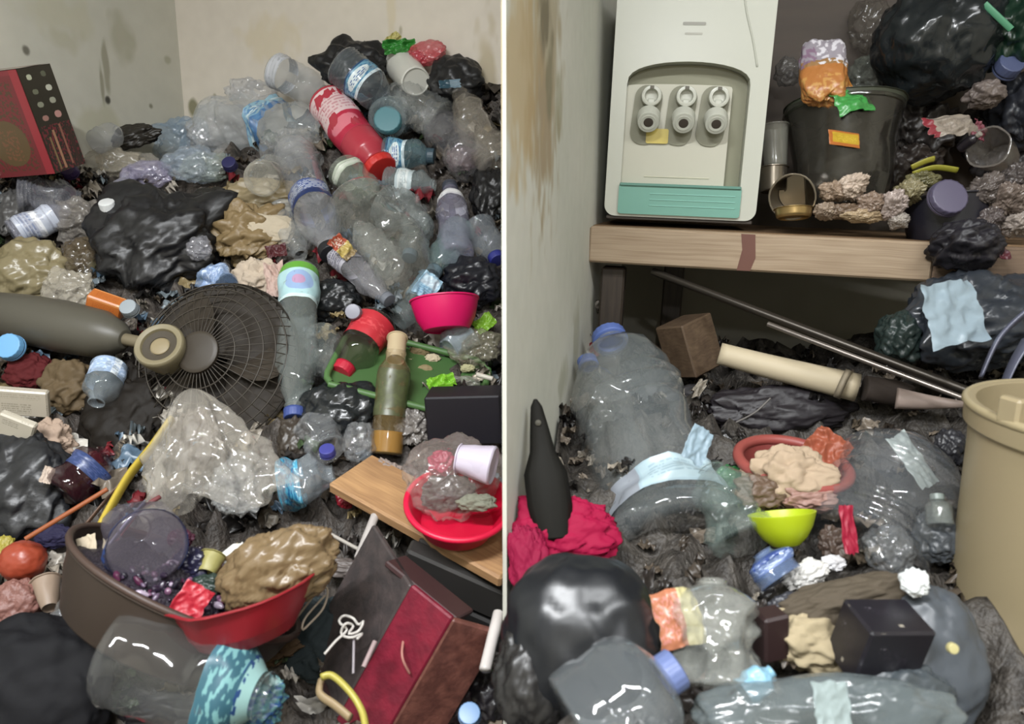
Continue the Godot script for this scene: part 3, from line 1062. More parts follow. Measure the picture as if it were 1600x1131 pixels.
func build_dispenser(pa: Vector3, b: Basis):
	# its local frame: x right, y up, z to the front; origin at the middle of the front's foot
	var foot := at_depth(1060, 341, 1.615)
	var k := 1.615 / F
	var t := thing("water_dispenser", "white tabletop water dispenser with three taps and a teal drip tray", "dispenser", foot, b * Basis(Vector3(0, 1, 0), deg_to_rad(4.0)))
	var w := 232.0 * k
	var h := 345.0 * k
	var white := pl("b4b5aa", 0.3)
	var body := CSGCombiner3D.new()
	var outer := csg_poly(rounded_rect(w, h, 0.022), 0.25, 0.0)
	outer.position = Vector3(0, h / 2, 0)
	body.add_child(outer)
	var aw := 182.0 * k
	var hole := csg_poly(arch(aw, 154.0 * k, 187.0 * k, 0.75), 0.05, 0.001)
	hole.operation = CSGShape3D.OPERATION_SUBTRACTION
	hole.position = Vector3(-2.0 * k, 44.0 * k, 0.01)
	hole.depth = 0.05
	body.add_child(hole)
	csg_part("body", body, white, t)
	# the raised cream panel in the recess leaves an arch round it, its shade painted in olive, wider on its right
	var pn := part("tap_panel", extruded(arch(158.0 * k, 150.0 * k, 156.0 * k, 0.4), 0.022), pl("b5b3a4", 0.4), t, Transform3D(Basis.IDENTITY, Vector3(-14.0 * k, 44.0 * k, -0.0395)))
	part("recess_shade", extruded(arch(aw - 0.001, 153.0 * k, 186.0 * k, 0.75), 0.004), pl("7f7e69", 0.5), t, Transform3D(Basis.IDENTITY, Vector3(-2.0 * k, 44.0 * k, -0.0398)))
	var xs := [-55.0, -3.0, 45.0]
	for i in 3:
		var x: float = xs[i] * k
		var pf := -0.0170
		part("tap_shade_plate", extruded(rounded_rect(42.0 * k, 88.0 * k, 18.0 * k), 0.003), pl("7c7b69", 0.5), t, Transform3D(Basis(Vector3(0, 0, 1), -0.08), Vector3(x - 6.0 * k, 154.0 * k, pf)))  # darker plate: the shade behind the tap is put into its colour
		var kb := part("tap_knob", lathe([Vector2(0, 0.010), Vector2(9.0 * k, 0.010), Vector2(10.0 * k, 0.022), Vector2(15.0 * k, 0.021), Vector2(16.0 * k, 0.004), Vector2(13.0 * k, 0.0)], 24), white, t, Transform3D(Basis(Vector3(1, 0, 0), PI / 2), Vector3(x, 181.0 * k, pf + 0.002)))
		part("knob_mark", box_mesh(Vector3(0.008, 0.006, 0.002), 0.0008), pl("5b574c", 0.5), kb, Transform3D(Basis(Vector3(1, 0, 0), -PI / 2), Vector3(0, 0.0225, -12.0 * k)))
		part("tap_lever", box_mesh(Vector3(0.016, 0.03, 0.012), 0.004), white, t, Transform3D(Basis.IDENTITY, Vector3(x, 167.0 * k, pf + 0.009)))
		var spout := part("tap_spout", lathe([Vector2(11.0 * k, -0.028), Vector2(16.0 * k, -0.028), Vector2(17.0 * k, -0.02), Vector2(18.0 * k, 0.0), Vector2(15.0 * k, 0.006), Vector2(0, 0.008)], 22), white, t, Transform3D(Basis(Vector3(1, 0, 0), -1.05), Vector3(x - 2.0 * k, 151.0 * k, pf + 0.018)))
		part("spout_hole", lathe([Vector2(0, -0.0285), Vector2(8.0 * k, -0.0285), Vector2(8.0 * k, -0.02)], 18), pl("3b332c", 0.6), spout)
		part("spout_rim", lathe([Vector2(7.0 * k, -0.0283), Vector2(11.5 * k, -0.0292), Vector2(12.0 * k, -0.027)], 18), white, spout)
	part("sticker", extruded(rounded_rect(34.0 * k, 22.0 * k, 3.0 * k), 0.0008), printed("tap_sticker", "d9b45c", [[0.0, 0.0, 0.45, 1.0, "a9b356"], [0.45, 0.3, 1.0, 1.0, "d59a4e"], [0.2, 0.3, 0.8, 0.7, "e3c67a", "oval"]], 64, 40), t, Transform3D(Basis.IDENTITY, Vector3(-42.0 * k, 123.0 * k, -0.0130)))
	part("panel_seam", box_mesh(Vector3(100.0 * k, 0.0025, 0.002), 0.0006), pl("b9b7a4", 0.5), t, Transform3D(Basis.IDENTITY, Vector3(-8.0 * k, 62.0 * k, -0.017)))
	var tray := CSGCombiner3D.new()
	var tb := csg_poly(rounded_rect(186.0 * k, 46.0 * k, 0.006), 0.05, 0.0)
	tray.add_child(tb)
	csg_part("drip_tray", tray, pl("6a9a8c", 0.4), t, Vector3(-2.0 * k, 27.0 * k, 0.006))
	part("tray_lip", box_mesh(Vector3(184.0 * k, 0.006, 0.012), 0.002), pl("5a8478", 0.4), t, Transform3D(Basis.IDENTITY, Vector3(-2.0 * k, 49.0 * k, 0.004)))
	for i in 3:
		part("tray_groove", box_mesh(Vector3(130.0 * k, 0.0022, 0.002), 0.0006), pl("7fb0a4", 0.4), t, Transform3D(Basis.IDENTITY, Vector3(18.0 * k, (18.0 + i * 9.0) * k, 0.0063)))
	# shallow ridge that sweeps down the right of the front, and a worn grey emblem
	part("front_ridge", sweep([Vector3(66.0 * k, 340.0 * k, 0), Vector3(72.0 * k, 305.0 * k, 0), Vector3(86.0 * k, 262.0 * k, 0), Vector3(96.0 * k, 225.0 * k, 0)], 0.0022, 8), pl("abaca1", 0.35), t)
	part("emblem", extruded(rounded_rect(34.0 * k, 4.5 * k, 2.0 * k), 0.0008), pl("8f8e86", 0.5), t, Transform3D(Basis.IDENTITY, Vector3(0, 284.0 * k, 0)))
	part("emblem", extruded(rounded_rect(26.0 * k, 3.0 * k, 1.2 * k), 0.0006), pl("a3a298", 0.5), t, Transform3D(Basis.IDENTITY, Vector3(0, 270.0 * k, 0)))
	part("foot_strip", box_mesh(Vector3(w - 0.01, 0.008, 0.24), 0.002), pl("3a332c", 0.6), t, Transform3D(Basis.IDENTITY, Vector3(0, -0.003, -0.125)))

# ---------- the heap in the corner ----------

func blue_print(key: String) -> StandardMaterial3D:
	return printed("blue" + key, "6f9fb8", [[0, 0, 1, 0.16, "d5e3e8"], [0.05, 0.2, 0.95, 0.9, "3c6f96", "specks"], [0.35, 0.25, 0.65, 0.8, "dbe7ea", "oval"], [0.4, 0.4, 0.6, 0.65, "3d5f9a", "lines"], [0, 0.92, 1, 1, "24466e"]])

func white_print(key: String) -> StandardMaterial3D:
	return printed("white" + key, "cfd3d0", [[0, 0.0, 1, 0.08, "9aa3ac"], [0.1, 0.2, 0.9, 0.85, "9ea6ad", "lines"], [0.3, 0.3, 0.7, 0.7, "dfe2df"]])

func build_left_things():
	build_left_top()
	build_left_middle()
	build_fan()
	build_left_front()
	build_left_more()

func build_left_top():
	var black := film("18181a", 0.4, 0.4, 5.0)
	# the printed carton leaning on the left wall
	var c := at_depth(38, 190, 1.86)
	var k := 1.90 / F
	var box := thing("gift_carton", "tall dark red printed carton leaning against the left wall", "carton", c, Basis(Vector3(0, 0, 1), deg_to_rad(7.0)) * Basis(Vector3(1, 0, 0), deg_to_rad(14.0)) * Basis(Vector3(0, 1, 0), deg_to_rad(-14.0)))
	var bw := 104.0 * k
	var bh := 150.0 * k
	var bd := 66.0 * k
	part("shell", box_mesh(Vector3(bw, bh, bd), 0.002), pl("5c2a2a", 0.45), box)
	var st := printed("carton_front", "6b2d30", [[0.0, 0.0, 1.0, 0.05, "7a3136"], [0.86, 0.0, 1.0, 1.0, "8c3238"], [0.06, 0.1, 0.8, 0.95, "4c3d2c", "specks"], [0.1, 0.45, 0.75, 0.9, "5a4a33", "oval"], [0.3, 0.55, 0.6, 0.85, "6e4c38", "specks"]], 128, 192)
	var sd := printed("carton_side", "2e2a20", [[0.18, 0.06, 0.34, 0.115, "b9bda4", "oval"], [0.62, 0.05, 0.78, 0.105, "5c5f4e", "oval"], [0.2, 0.2, 0.38, 0.255, "6d705c", "oval"], [0.62, 0.18, 0.82, 0.24, "c1c2b2", "oval"], [0.2, 0.32, 0.4, 0.38, "8a8c7a", "oval"], [0.6, 0.3, 0.8, 0.36, "9fa08f", "oval"], [0.2, 0.45, 0.4, 0.51, "a0786e", "oval"], [0.6, 0.43, 0.82, 0.5, "b98b84", "oval"], [0.05, 0.55, 1.0, 1.0, "6d2b30", "specks"], [0.35, 0.6, 0.42, 0.98, "a0785c"], [0.6, 0.56, 0.66, 0.96, "8c5c4c"], [0.2, 0.66, 0.26, 0.98, "7c6a48"], [0.8, 0.62, 0.9, 1.0, "3c2a22"]], 96, 192)
	var tp := printed("carton_top", "4a3026", [[0.3, 0.0, 0.75, 0.45, "7c5a50"], [0.45, 0.5, 1.0, 0.85, "c2bfae"], [0.0, 0.9, 1.0, 1.0, "2c2a1c"]], 96, 96)
	# the broad face is turned to the left, the dotted side to the right
	part("printed_side", plate(bd, bh), sd, box, Transform3D(Basis(Vector3(0, 1, 0), PI / 2), Vector3(bw / 2 + 0.0006, 0, 0)))
	part("printed_face", plate(bw, bh), st, box, Transform3D(Basis.IDENTITY, Vector3(0, 0, bd / 2 + 0.0006)))
	part("printed_lid", plate(bw, bd), tp, box, Transform3D(Basis(Vector3(1, 0, 0), -PI / 2), Vector3(0, bh / 2 + 0.0006, 0)))

	bag(554, 112, 52, 42, "black_bag", "knotted black plastic bag at the very peak of the heap", black, {"lobes": [[95, 0.35, 0.35], [165, 0.3, 0.4], [60, 0.3, 0.3], [120, 0.25, 0.25]], "seed": 3, "lift": 1.6, "amp": 0.25})
	bottle(533, 100, 606, 160, 31, "water_bottle", "clear bottle with a blue label poking from the black bag at the peak", {"label": blue_print("a"), "span": [0.35, 0.62], "mat": cl("8f9aa2", 0.3, 0.05, 0.0), "lift": 2.6, "slope": 0.3})
	sheet(624, 72, 52, 20, 12, "snack_wrapper", "bright green wrapper behind the black bag at the peak", "wrapper", film("2f7d2f", 0.35), {"lift": 0.05, "amp": 0.3, "tip": 5})
	sheet(614, 60, 26, 14, 40, "snack_wrapper", "small pale yellow wrapper scrap above the bright green wrapper", "wrapper", film("b8b070", 0.5), {"lift": 0.04, "amp": 0.3, "tip": 5})
	bag(668, 83, 31, 20, "red_bag", "crumpled pinkish red plastic bag at the top right of the peak", cl("c64a56", 0.72, 0.2, 0.4), {"seed": 6, "roll": 12, "lift": 1.0})
	bag(652, 92, 14, 12, "red_wrapper", "small deep red crumpled wrapper under the pinkish red bag", film("a02038", 0.35), {"seed": 7, "lift": 1.4, "cat": "wrapper"})
	cup(650, 128, 622, 96, 22, 28, "foam_cup", "white foam cup lying beside the black bag at the peak", pl("c9c8c0", 0.6), {"lift": 2.4, "crush": 0.03, "d1": 0.12})
	bag(713, 125, 45, 40, "black_bag", "rounded black plastic bag on the right of the heap's peak", black, {"seed": 12, "lift": 0.4, "amp": 0.16, "fold": 0.06})
	sheet(703, 131, 34, 14, 12, "label_scrap", "torn blue-grey label lying on the rounded black bag", "label", printed("scrapa", "6c8290", [[0, 0, 0.5, 1, "2e4a58"], [0.5, 0.2, 1, 0.8, "8c98a0", "lines"]]), {"lift": 0.13, "amp": 0.08, "tip": -10})
	bottle(776, 262, 716, 142, 28, "water_bottle", "long clear bottle down the right edge below the rounded black bag", {"mat": cl("b9b0a2", 0.25, 0.05, 0.0), "lift": 1.5, "crush": 0.2})
	bottle(690, 192, 612, 140, 34, "water_bottle", "clear bottle sloping below the white foam cup", {"mat": cl("a9adac", 0.33, 0.05, 0.0), "lift": 1.4, "crush": 0.2})
	bottle(742, 262, 668, 178, 32, "water_bottle", "smoky clear bottle with pinkish base beneath the peak", {"mat": cl("87868a", 0.4, 0.05, 0.0), "lift": 1.0, "crush": 0.15})
	bag(722, 248, 24, 22, "clear_bag", "pinkish see-through bag at the base of the smoky bottle", cl("b09aa2", 0.4, 0.12, 0.4), {"seed": 15, "lift": 1.6})
	bottle(604, 186, 640, 170, 30, "water_bottle", "clear bottle showing a round teal-tinted base to the room", {"mat": cl("8fa2a8", 0.35, 0.05, 0.0), "lift": 1.1, "d0": -0.10, "d1": 0.1})
	loose_cap(606, 188, 21, "jar_lid", "round teal lid under the clear bottle below the peak", "4f7f88", {"lift": 0.16, "cat": "lid", "tip": 82, "tall": 0.3})
	bottle(600, 240, 674, 244, 25, "water_bottle", "clear bottle with dark blue label beside the red-capped syrup bottle", {"label": blue_print("b"), "span": [0.1, 0.5], "cap": "3a4d58", "lift": 0.9, "mat": cl("7fa0aa", 0.35, 0.05, 0.0)})
	bottle(602, 284, 680, 290, 23, "water_bottle", "clear bottle with a pale square label under the blue-labelled one", {"label": printed("pale_sq", "b7c4c8", [[0.3, 0.25, 0.7, 0.85, "d3dadb"], [0.36, 0.4, 0.64, 0.7, "9fb0b6", "lines"]]), "span": [0.25, 0.6], "lift": 0.8, "mat": cl("a5b3b6", 0.35, 0.05, 0.0)})
	bottle(510, 158, 594, 264, 31, "syrup_bottle", "pink-red bottle with a white printed label and red cap", {"kind": "stubby", "mat": film("b03a48", 0.25, 0.03), "cap": "c8302c", "label": printed("syrup", "c84a58", [[0, 0, 1, 0.42, "b92c46"], [0, 0.42, 1, 1, "dcc3c4"], [0.3, 0.5, 0.7, 0.92, "c58f96", "lines"], [0.35, 0.1, 0.65, 0.35, "d87a88", "oval"]], 128, 96), "span": [0.05, 0.62], "lift": 1.6, "crush": 0.05, "slope": 0.5})
	bottle(534, 264, 586, 312, 28, "water_bottle", "clear bottle with a pale green label below the pink-red syrup bottle", {"mat": cl("a9b3a6", 0.33, 0.05, 0.0), "label": printed("pgreen", "bcc4b4", [[0.1, 0.3, 0.9, 0.7, "cfd4c8"]]), "span": [0.12, 0.3], "lift": 0.9, "slope": 0.5})
	bottle(336, 194, 508, 206, 45, "large_bottle", "large clear bottle with a thin blue label lying along the heap's upper edge", {"mat": cl("c3cbd0", 0.33, 0.05, 0.0), "label": printed("lblue", "8fb2c2", [[0, 0.0, 1, 0.3, "4a6f9c"], [0, 0.5, 1, 0.8, "c9d9de"], [0.3, 0, 0.6, 1, "5c87b0", "specks"]]), "span": [0.5, 0.62], "lift": 0.9, "crush": 0.22, "kind": "jug"})
	bottle(430, 110, 508, 148, 28, "water_bottle", "clear bottle with white paper label left of the black bag at the peak", {"mat": cl("b4bac0", 0.33, 0.05, 0.0), "label": printed("wp", "c4c6cc", []), "span": [0.04, 0.24], "lift": 1.3})
	bag(395, 150, 42, 26, "clear_bag", "clear crumpled film above the large clear bottle", cl("bcc3cf", 0.3, 0.1, 0.5), {"seed": 21, "lift": 0.3, "roll": -20})
	bottle(408, 280, 432, 262, 26, "water_bottle", "clear bottle turned end-on with its ringed base facing the room", {"mat": cl("c4c2b6", 0.35, 0.05, 0.0), "lift": 1.0, "d0": -0.12, "d1": 0.1})
	bag(470, 225, 42, 22, "clear_bag", "clear crinkled film under the large clear bottle", cl("c2bfba", 0.35, 0.08, 0.6), {"seed": 23, "lift": 0.6, "roll": -15})
	bottle(458, 236, 516, 394, 33, "large_bottle", "tall clear bottle with navy label band slanting down mid-heap", {"mat": cl("b9bcc2", 0.28, 0.05, 0.0), "cap": "1e1e22", "label": printed("navy", "4a5a8c", [[0, 0.0, 1, 0.25, "25335e"], [0.1, 0.3, 0.9, 0.9, "c6ccd6", "lines"]]), "span": [0.48, 0.62], "lift": 1.5, "crush": 0.05})
	bottle(440, 330, 470, 400, 26, "water_bottle", "crushed clear bottle left of the tall navy-banded bottle", {"mat": cl("c2c6c6", 0.33, 0.05, 0.0), "lift": 0.6, "crush": 0.3})
	bottle(596, 318, 668, 356, 34, "water_bottle", "greyish clear bottle with dented base beneath the pale-labelled bottle", {"mat": cl("9ba3a3", 0.35, 0.05, 0.0), "lift": 0.8, "crush": 0.25, "slope": 0.4})
	bottle(714, 402, 703, 292, 26, "water_bottle", "upright lilac-tinted bottle with a white label round its top", {"mat": cl("a2a0b8", 0.38, 0.05, 0.0), "label": printed("lil", "d9d9de", [[0.3, 0.3, 0.7, 0.7, "e8e8ea"]]), "span": [0.72, 0.86], "lift": 1.0, "cap": "3b3f4a"})
	bottle(720, 355, 678, 425, 25, "water_bottle", "teal-clear bottle leaning below the white-topped lilac one", {"mat": cl("88a4a6", 0.35, 0.05, 0.0), "lift": 0.8, "cap": "5c6f78"})
	bottle(748, 352, 776, 404, 25, "water_bottle", "clear bottle with navy cap at the heap's right edge", {"mat": cl("8f97a0", 0.35, 0.05, 0.0), "cap": "2a2f78", "lift": 0.9})
	bag(766, 305, 30, 48, "black_bag", "black plastic bag against the partition under the long clear bottle", black, {"seed": 31, "lift": 0.2})
	bag(738, 440, 50, 40, "dark_bag", "near-black navy plastic bag behind the hot pink bowl", film("17181f", 0.35, 0.4), {"seed": 32, "lift": 0.1})
	bottle(560, 318, 655, 470, 55, "large_bottle", "large crushed clear bottle in the middle of the heap", {"mat": cl("9c9f98", 0.2, 0.05, 0.0), "lift": 0.8, "crush": 0.14, "kind": "jug"})
	sheet(668, 447, 34, 44, -30, "label_scrap", "pale blue label peeling near the hot pink bowl", "label", printed("lbs", "8fb0c4", [[0.1, 0.1, 0.9, 0.5, "b7cad6"], [0.2, 0.55, 0.8, 0.9, "5f86a6", "lines"]]), {"lift": 0.1, "amp": 0.1})
	bottle(516, 384, 606, 468, 22, "water_bottle", "silvery clear bottle with grey print lying across the large crushed bottle", {"mat": cl("a9a8ae", 0.4, 0.05, 0.0), "label": printed("grey_t", "b4b2bc", [[0.1, 0.2, 0.9, 0.8, "6c6a7c", "lines"]]), "span": [0.12, 0.42], "lift": 2.0, "cap": "6c7078"})
	sheet(535, 386, 40, 26, -38, "sachet", "small red and yellow sachet above the silvery clear bottle", "sachet", printed("sach", "8c7a58", [[0, 0, 0.45, 1, "9c4a34"], [0.45, 0, 0.8, 1, "b5a05c"], [0.1, 0.2, 0.5, 0.8, "c9c2b4", "specks"]]), {"lift": 0.14, "amp": 0.2})

func plate(w: float, h: float) -> ArrayMesh:
	var st := SurfaceTool.new()
	st.begin(Mesh.PRIMITIVE_TRIANGLES)
	var d := Vector3(0, 0, 0.0006)
	quad(st, Transform3D.IDENTITY, Vector3(-w / 2, -h / 2, 0) + d, Vector3(w / 2, -h / 2, 0) + d, Vector3(w / 2, h / 2, 0) + d, Vector3(-w / 2, h / 2, 0) + d)
	quad(st, Transform3D.IDENTITY, Vector3(w / 2, -h / 2, 0) - d, Vector3(-w / 2, -h / 2, 0) - d, Vector3(-w / 2, h / 2, 0) - d, Vector3(w / 2, h / 2, 0) - d)
	st.generate_normals()
	return st.commit()

func build_left_middle():
	var black := film("18181a", 0.4, 0.4, 5.0)
	# left flank
	bag(208, 214, 42, 19, "black_bag", "flat brown-black plastic bag against the wall, right of the red carton", film("25211c", 0.4, 0.3), {"seed": 41, "roll": 14, "lift": 0.6, "lobes": [[170, 0.4, 0.3]]})
	bottle(150, 222, 186, 204, 19, "water_bottle", "small clear bottle beside the flat brown-black bag at the wall", {"mat": cl("a8abaf", 0.35, 0.05, 0.0), "lift": 1.0})
	bag(285, 225, 46, 42, "blue_bag", "pale blue see-through bag under the wall smudge", cl("8fa9c0", 0.5, 0.12, 0.5), {"seed": 43, "lift": 0.5, "amp": 0.35})
	bag(232, 272, 40, 22, "lilac_film", "crinkled lilac film above the big black bag", cl("a9a4c0", 0.5, 0.12, 0.5), {"seed": 44, "lift": 0.8, "cat": "film"})
	bag(168, 258, 56, 28, "beige_bag", "beige see-through bag below the flat brown-black bag", cl("b5ad9c", 0.6, 0.2, 0.4), {"seed": 45, "lift": 0.4, "amp": 0.3})
	bag(322, 262, 40, 24, "clear_bag", "greenish clear bag beside the pale blue bag", cl("a4b0a8", 0.45, 0.1, 0.5), {"seed": 46, "lift": 0.7})
	loose_cap(360, 259, 11, "bottle_cap", "dark navy bottle cap left of the ringed bottle base", "26264f", {"lift": 0.12})
	loose_cap(111, 270, 12, "bottle_cap", "purple bottle cap at the foot of the red carton", "41305e", {"lift": 0.07})
	bottle(360, 236, 338, 262, 18, "water_bottle", "small clear bottle stub near the navy cap", {"mat": cl("c9c8c4", 0.4, 0.05, 0.0), "lift": 1.8})
	bag(408, 312, 58, 36, "beige_bag", "ochre-beige crumpled plastic bag under the ringed bottle base", film("8d7f62", 0.4, 0.5, 7.0, 0.3), {"seed": 51, "lift": 0.2, "amp": 0.35})
	bag(388, 368, 60, 48, "food_bag", "tan bag of food scraps right of the big black bag", film("7f6c4c", 0.45, 0.8, 9.0), {"seed": 52, "lift": 0.2, "amp": 0.4, "fold": 0.3})
	bag(424, 360, 36, 24, "paper_box", "cream paper box crushed beside the tall navy-banded bottle", film("b3a793", 0.7, 0.3), {"seed": 53, "power": 3.5, "lift": 1.6, "roll": -12, "amp": 0.12, "cat": "box", "part": "card"})
	sheet(432, 392, 30, 24, 20, "paper_scrap", "dark maroon paper scrap under the cream paper box", "scrap", pl("4a1c20", 0.5), {"lift": 0.07})
	bag(402, 440, 40, 36, "tissue_wad", "wad of cream tissue paper left of the blue-green labelled bottle", film("b9aa98", 0.8, 0.8, 9.0), {"seed": 54, "amp": 0.4, "fold": 0.3, "lift": 0.5, "cat": "tissue", "part": "paper"})
	sheet(430, 436, 30, 60, 15, "paper_scrap", "pinkish white paper scrap on the cream tissue wad", "scrap", pl("b59c92", 0.7), {"lift": 0.1, "amp": 0.25})
	# the big black bag, its mouth pulled to the upper right
	bag(248, 375, 104, 92, "black_bag", "big black bin bag in the middle of the heap's left flank", film("1a1a1c", 0.42, 0.5, 4.0), {"seed": 61, "lobes": [[38, 0.42, 0.22], [125, 0.28, 0.3], [80, -0.18, 0.35], [155, 0.15, 0.3]], "lift": 0.5, "amp": 0.22, "fold": 0.22, "rz": 0.6, "ff": 1.6})
	bag(330, 308, 38, 16, "black_bag", "pulled-out black bag neck beside the ochre-beige bag", film("201f1d", 0.35, 0.4), {"seed": 62, "lift": 2.5, "roll": 3})
	bottle(168, 348, 196, 276, 15, "small_bottle", "small lilac-white bottle beside the big black bin bag", {"mat": cl("a6a6bc", 0.55, 0.05, 0.0), "lift": 2.5})
	loose_cap(172, 332, 12, "bottle_cap", "white cap at the upper left of the big black bin bag", "d5d7d8", {"lift": 0.12, "tip": 40, "tall": 1.6})
	bottle(30, 305, 128, 310, 30, "water_bottle", "clear dented bottle below the red carton", {"mat": cl("999aa4", 0.35, 0.05, 0.0), "lift": 0.8, "crush": 0.25})
	bottle(18, 366, 108, 326, 22, "water_bottle", "clear bottle with silvery label below the dented bottle", {"mat": cl("b4b6c6", 0.4, 0.05, 0.0), "label": printed("silv", "b6bcca", [[0, 0.4, 1, 0.55, "e2e4e8"], [0.1, 0.6, 0.9, 0.9, "7f8aa8", "lines"]]), "span": [0.1, 0.72], "lift": 1.5})
	bag(125, 345, 44, 34, "clear_bag", "grey clear film bag left of the big black bin bag", cl("9b958e", 0.5, 0.15, 0.5), {"seed": 66, "lift": 0.4, "amp": 0.35})
	bag(12, 330, 26, 40, "grey_bag", "dark grey bag at the left wall under the red carton", film("4c4b4a", 0.4, 0.4), {"seed": 67, "lift": 0.2})
	bag(48, 424, 66, 54, "yellowed_bag", "yellowish see-through bag at the far left of the heap", film("7d7357", 0.3, 0.5, 6.0, 0.4), {"seed": 68, "lift": 0.3, "amp": 0.22})
	bag(128, 410, 34, 40, "brown_bag", "brownish film bag between the yellowish bag and the big black bag", cl("5f5341", 0.75, 0.2, 0.5), {"seed": 69, "lift": 0.2})
	bag(108, 456, 42, 34, "clear_bag", "whitish clear bag above the motor housing of the fan", cl("b5ae9f", 0.65, 0.12, 0.6), {"seed": 70, "lift": 0.8, "amp": 0.35})
	carton(166, 477, 52, 32, 26, -28, "orange_box", "small orange carton left of the fan hub", "box", printed("orange", "b5672f", [[0.0, 0.0, 1.0, 0.12, "cf8a52"], [0.15, 0.25, 0.85, 0.8, "a85a28", "specks"]]), {"lift": 0.1, "tip": 30})
	loose_cap(204, 484, 13, "bottle_cap", "grey bottle cap at the corner of the orange carton", "8e969c", {"lift": 0.12})
	bag(192, 505, 20, 14, "clear_bag", "scrap of clear film under the grey cap", cl("a89d92", 0.5, 0.1, 0.5), {"seed": 73, "lift": 1.5})
	bottle(352, 450, 318, 428, 24, "water_cup", "pale blue crumpled water cup at the lower right of the big black bag", {"cat": "cup", "mat": cl("8fa8cc", 0.55, 0.05, 0.0), "lift": 2.4, "crush": 0.3, "kind": "smooth", "label": printed("bcup", "8298bc", [[0.1, 0.1, 0.9, 0.9, "b8c6dc", "specks"]]), "span": [0.1, 0.5]})
	bag(312, 388, 20, 20, "clear_bag", "clear grey scrap of film on the big black bag", cl("8a8a92", 0.5, 0.1, 0.4), {"seed": 75, "lift": 6.0})
	# centre
	bottle(469, 418, 460, 648, 32, "water_bottle", "clear bottle with a pale blue and green label, neck pointing down to the fan", {"mat": cl("a9b3b0", 0.3, 0.05, 0.0), "kind": "soda", "cap": "3c4c86", "label": printed("bg", "a9ccd0", [[0, 0.8, 1, 1, "5f9c3c"], [0.3, 0.2, 0.7, 0.72, "8fa8cc", "oval"], [0.42, 0.35, 0.6, 0.6, "b48fae", "oval"], [0, 0, 1, 0.1, "c9e0e2"]], 128, 96), "span": [0.04, 0.30], "arc": 220.0, "lift": 1.5, "crush": 0.06, "slope": 0.7})
	loose_cap(553, 488, 12, "bottle_cap", "grey bottle cap above the red-labelled cola bottle", "83838f", {"lift": 0.12, "tip": 85})
	bag(520, 470, 44, 36, "dark_bag", "near-black bag between the blue-green labelled bottle and the grey cap", film("1c1e20", 0.35, 0.4), {"seed": 82, "lift": 0.1})
	bottle(592, 500, 536, 578, 34, "cola_bottle", "dark cola bottle with red label and red cap pointing down", {"kind": "soda", "mat": cl("3a322c", 0.6, 0.05, 0.0), "cap": "b01c34", "label": printed("cola", "b8303a", [[0.3, 0.3, 0.7, 0.7, "c94a50", "specks"]]), "span": [0.1, 0.5], "lift": 1.2, "crush": 0.06})
	bottle(620, 500, 668, 462, 20, "water_bottle", "clear bottle behind the hot pink bowl, tilted up", {"mat": cl("8a9696", 0.35, 0.05, 0.0), "lift": 0.6, "cap": "31424c"})
	# hot pink bowl, tipped so that only its outside shows
	var s := S(698, 494, 0.09)
	var k := m_per_px(s)
	var bl := thing("pink_bowl", "hot pink plastic bowl among the bottles by the partition", "bowl", at_depth(698, 516, depth_of(s)), view_basis(deg_to_rad(5.0), deg_to_rad(-7.0)))
	part("shell", lathe([Vector2(0, 0.003), Vector2(32 * k, 0.003), Vector2(34 * k, 0.0), Vector2(36 * k, 0.001), Vector2(46 * k, 18 * k), Vector2(51 * k, 36 * k), Vector2(53 * k, 46 * k), Vector2(55 * k, 46.5 * k), Vector2(55 * k, 49 * k), Vector2(51.5 * k, 49 * k), Vector2(44 * k, 18 * k), Vector2(33 * k, 0.006), Vector2(0, 0.006)], 48), pl("d0085c", 0.45), bl)
	cup(700, 545, 726, 520, 20, 26, "clear_cup", "crushed pale blue-white cup under the hot pink bowl", cl("a3b0b8", 0.6, 0.1, 0.2), {"lift": 1.0, "crush": 0.2})
	cup(648, 470, 672, 440, 18, 22, "clear_cup", "small pale blue cup behind the hot pink bowl", cl("86a9bd", 0.6, 0.1, 0.2), {"lift": 0.6})
	sheet(757, 505, 34, 26, 40, "snack_wrapper", "lime green wrapper corner right of the hot pink bowl", "wrapper", film("6f9a2c", 0.35), {"lift": 0.05})
	bag(742, 545, 40, 34, "food_bag", "clear greyish bag of scraps under the hot pink bowl", cl("8c8874", 0.5, 0.1, 0.6), {"seed": 91, "lift": 0.3})
	# green tray with spilt food
	var gs := S(640, 590, 0.02)
	k = m_per_px(gs)
	var gt := thing("green_tray", "shallow green plastic tray holding spilt food scraps", "tray", gs, view_basis(deg_to_rad(-14.0), deg_to_rad(-48.0)))
	var tw := 235.0 * k
	var td := 130.0 * k
	part("bottom", extruded(rounded_rect(tw, td, 0.03), 0.003), pl("3f5f33", 0.5), gt)
	var rim := []
	for q in rounded_rect(tw, td, 0.03, 4):
		rim.append(Vector3(q.x, q.y, 0.014))
	rim.append(rim[0])
	part("rim", sweep(rim, 0.007, 8), pl("486a3a", 0.5), gt)
	var foods := [["b9ab92", 12], ["8a7c5c", 14], ["d0c6b4", 9], ["6d5f44", 16], ["a3a07c", 11]]
	var spots := [[640, 566], [662, 578], [700, 590], [655, 548], [730, 575], [676, 560], [622, 575], [748, 590], [690, 616]]
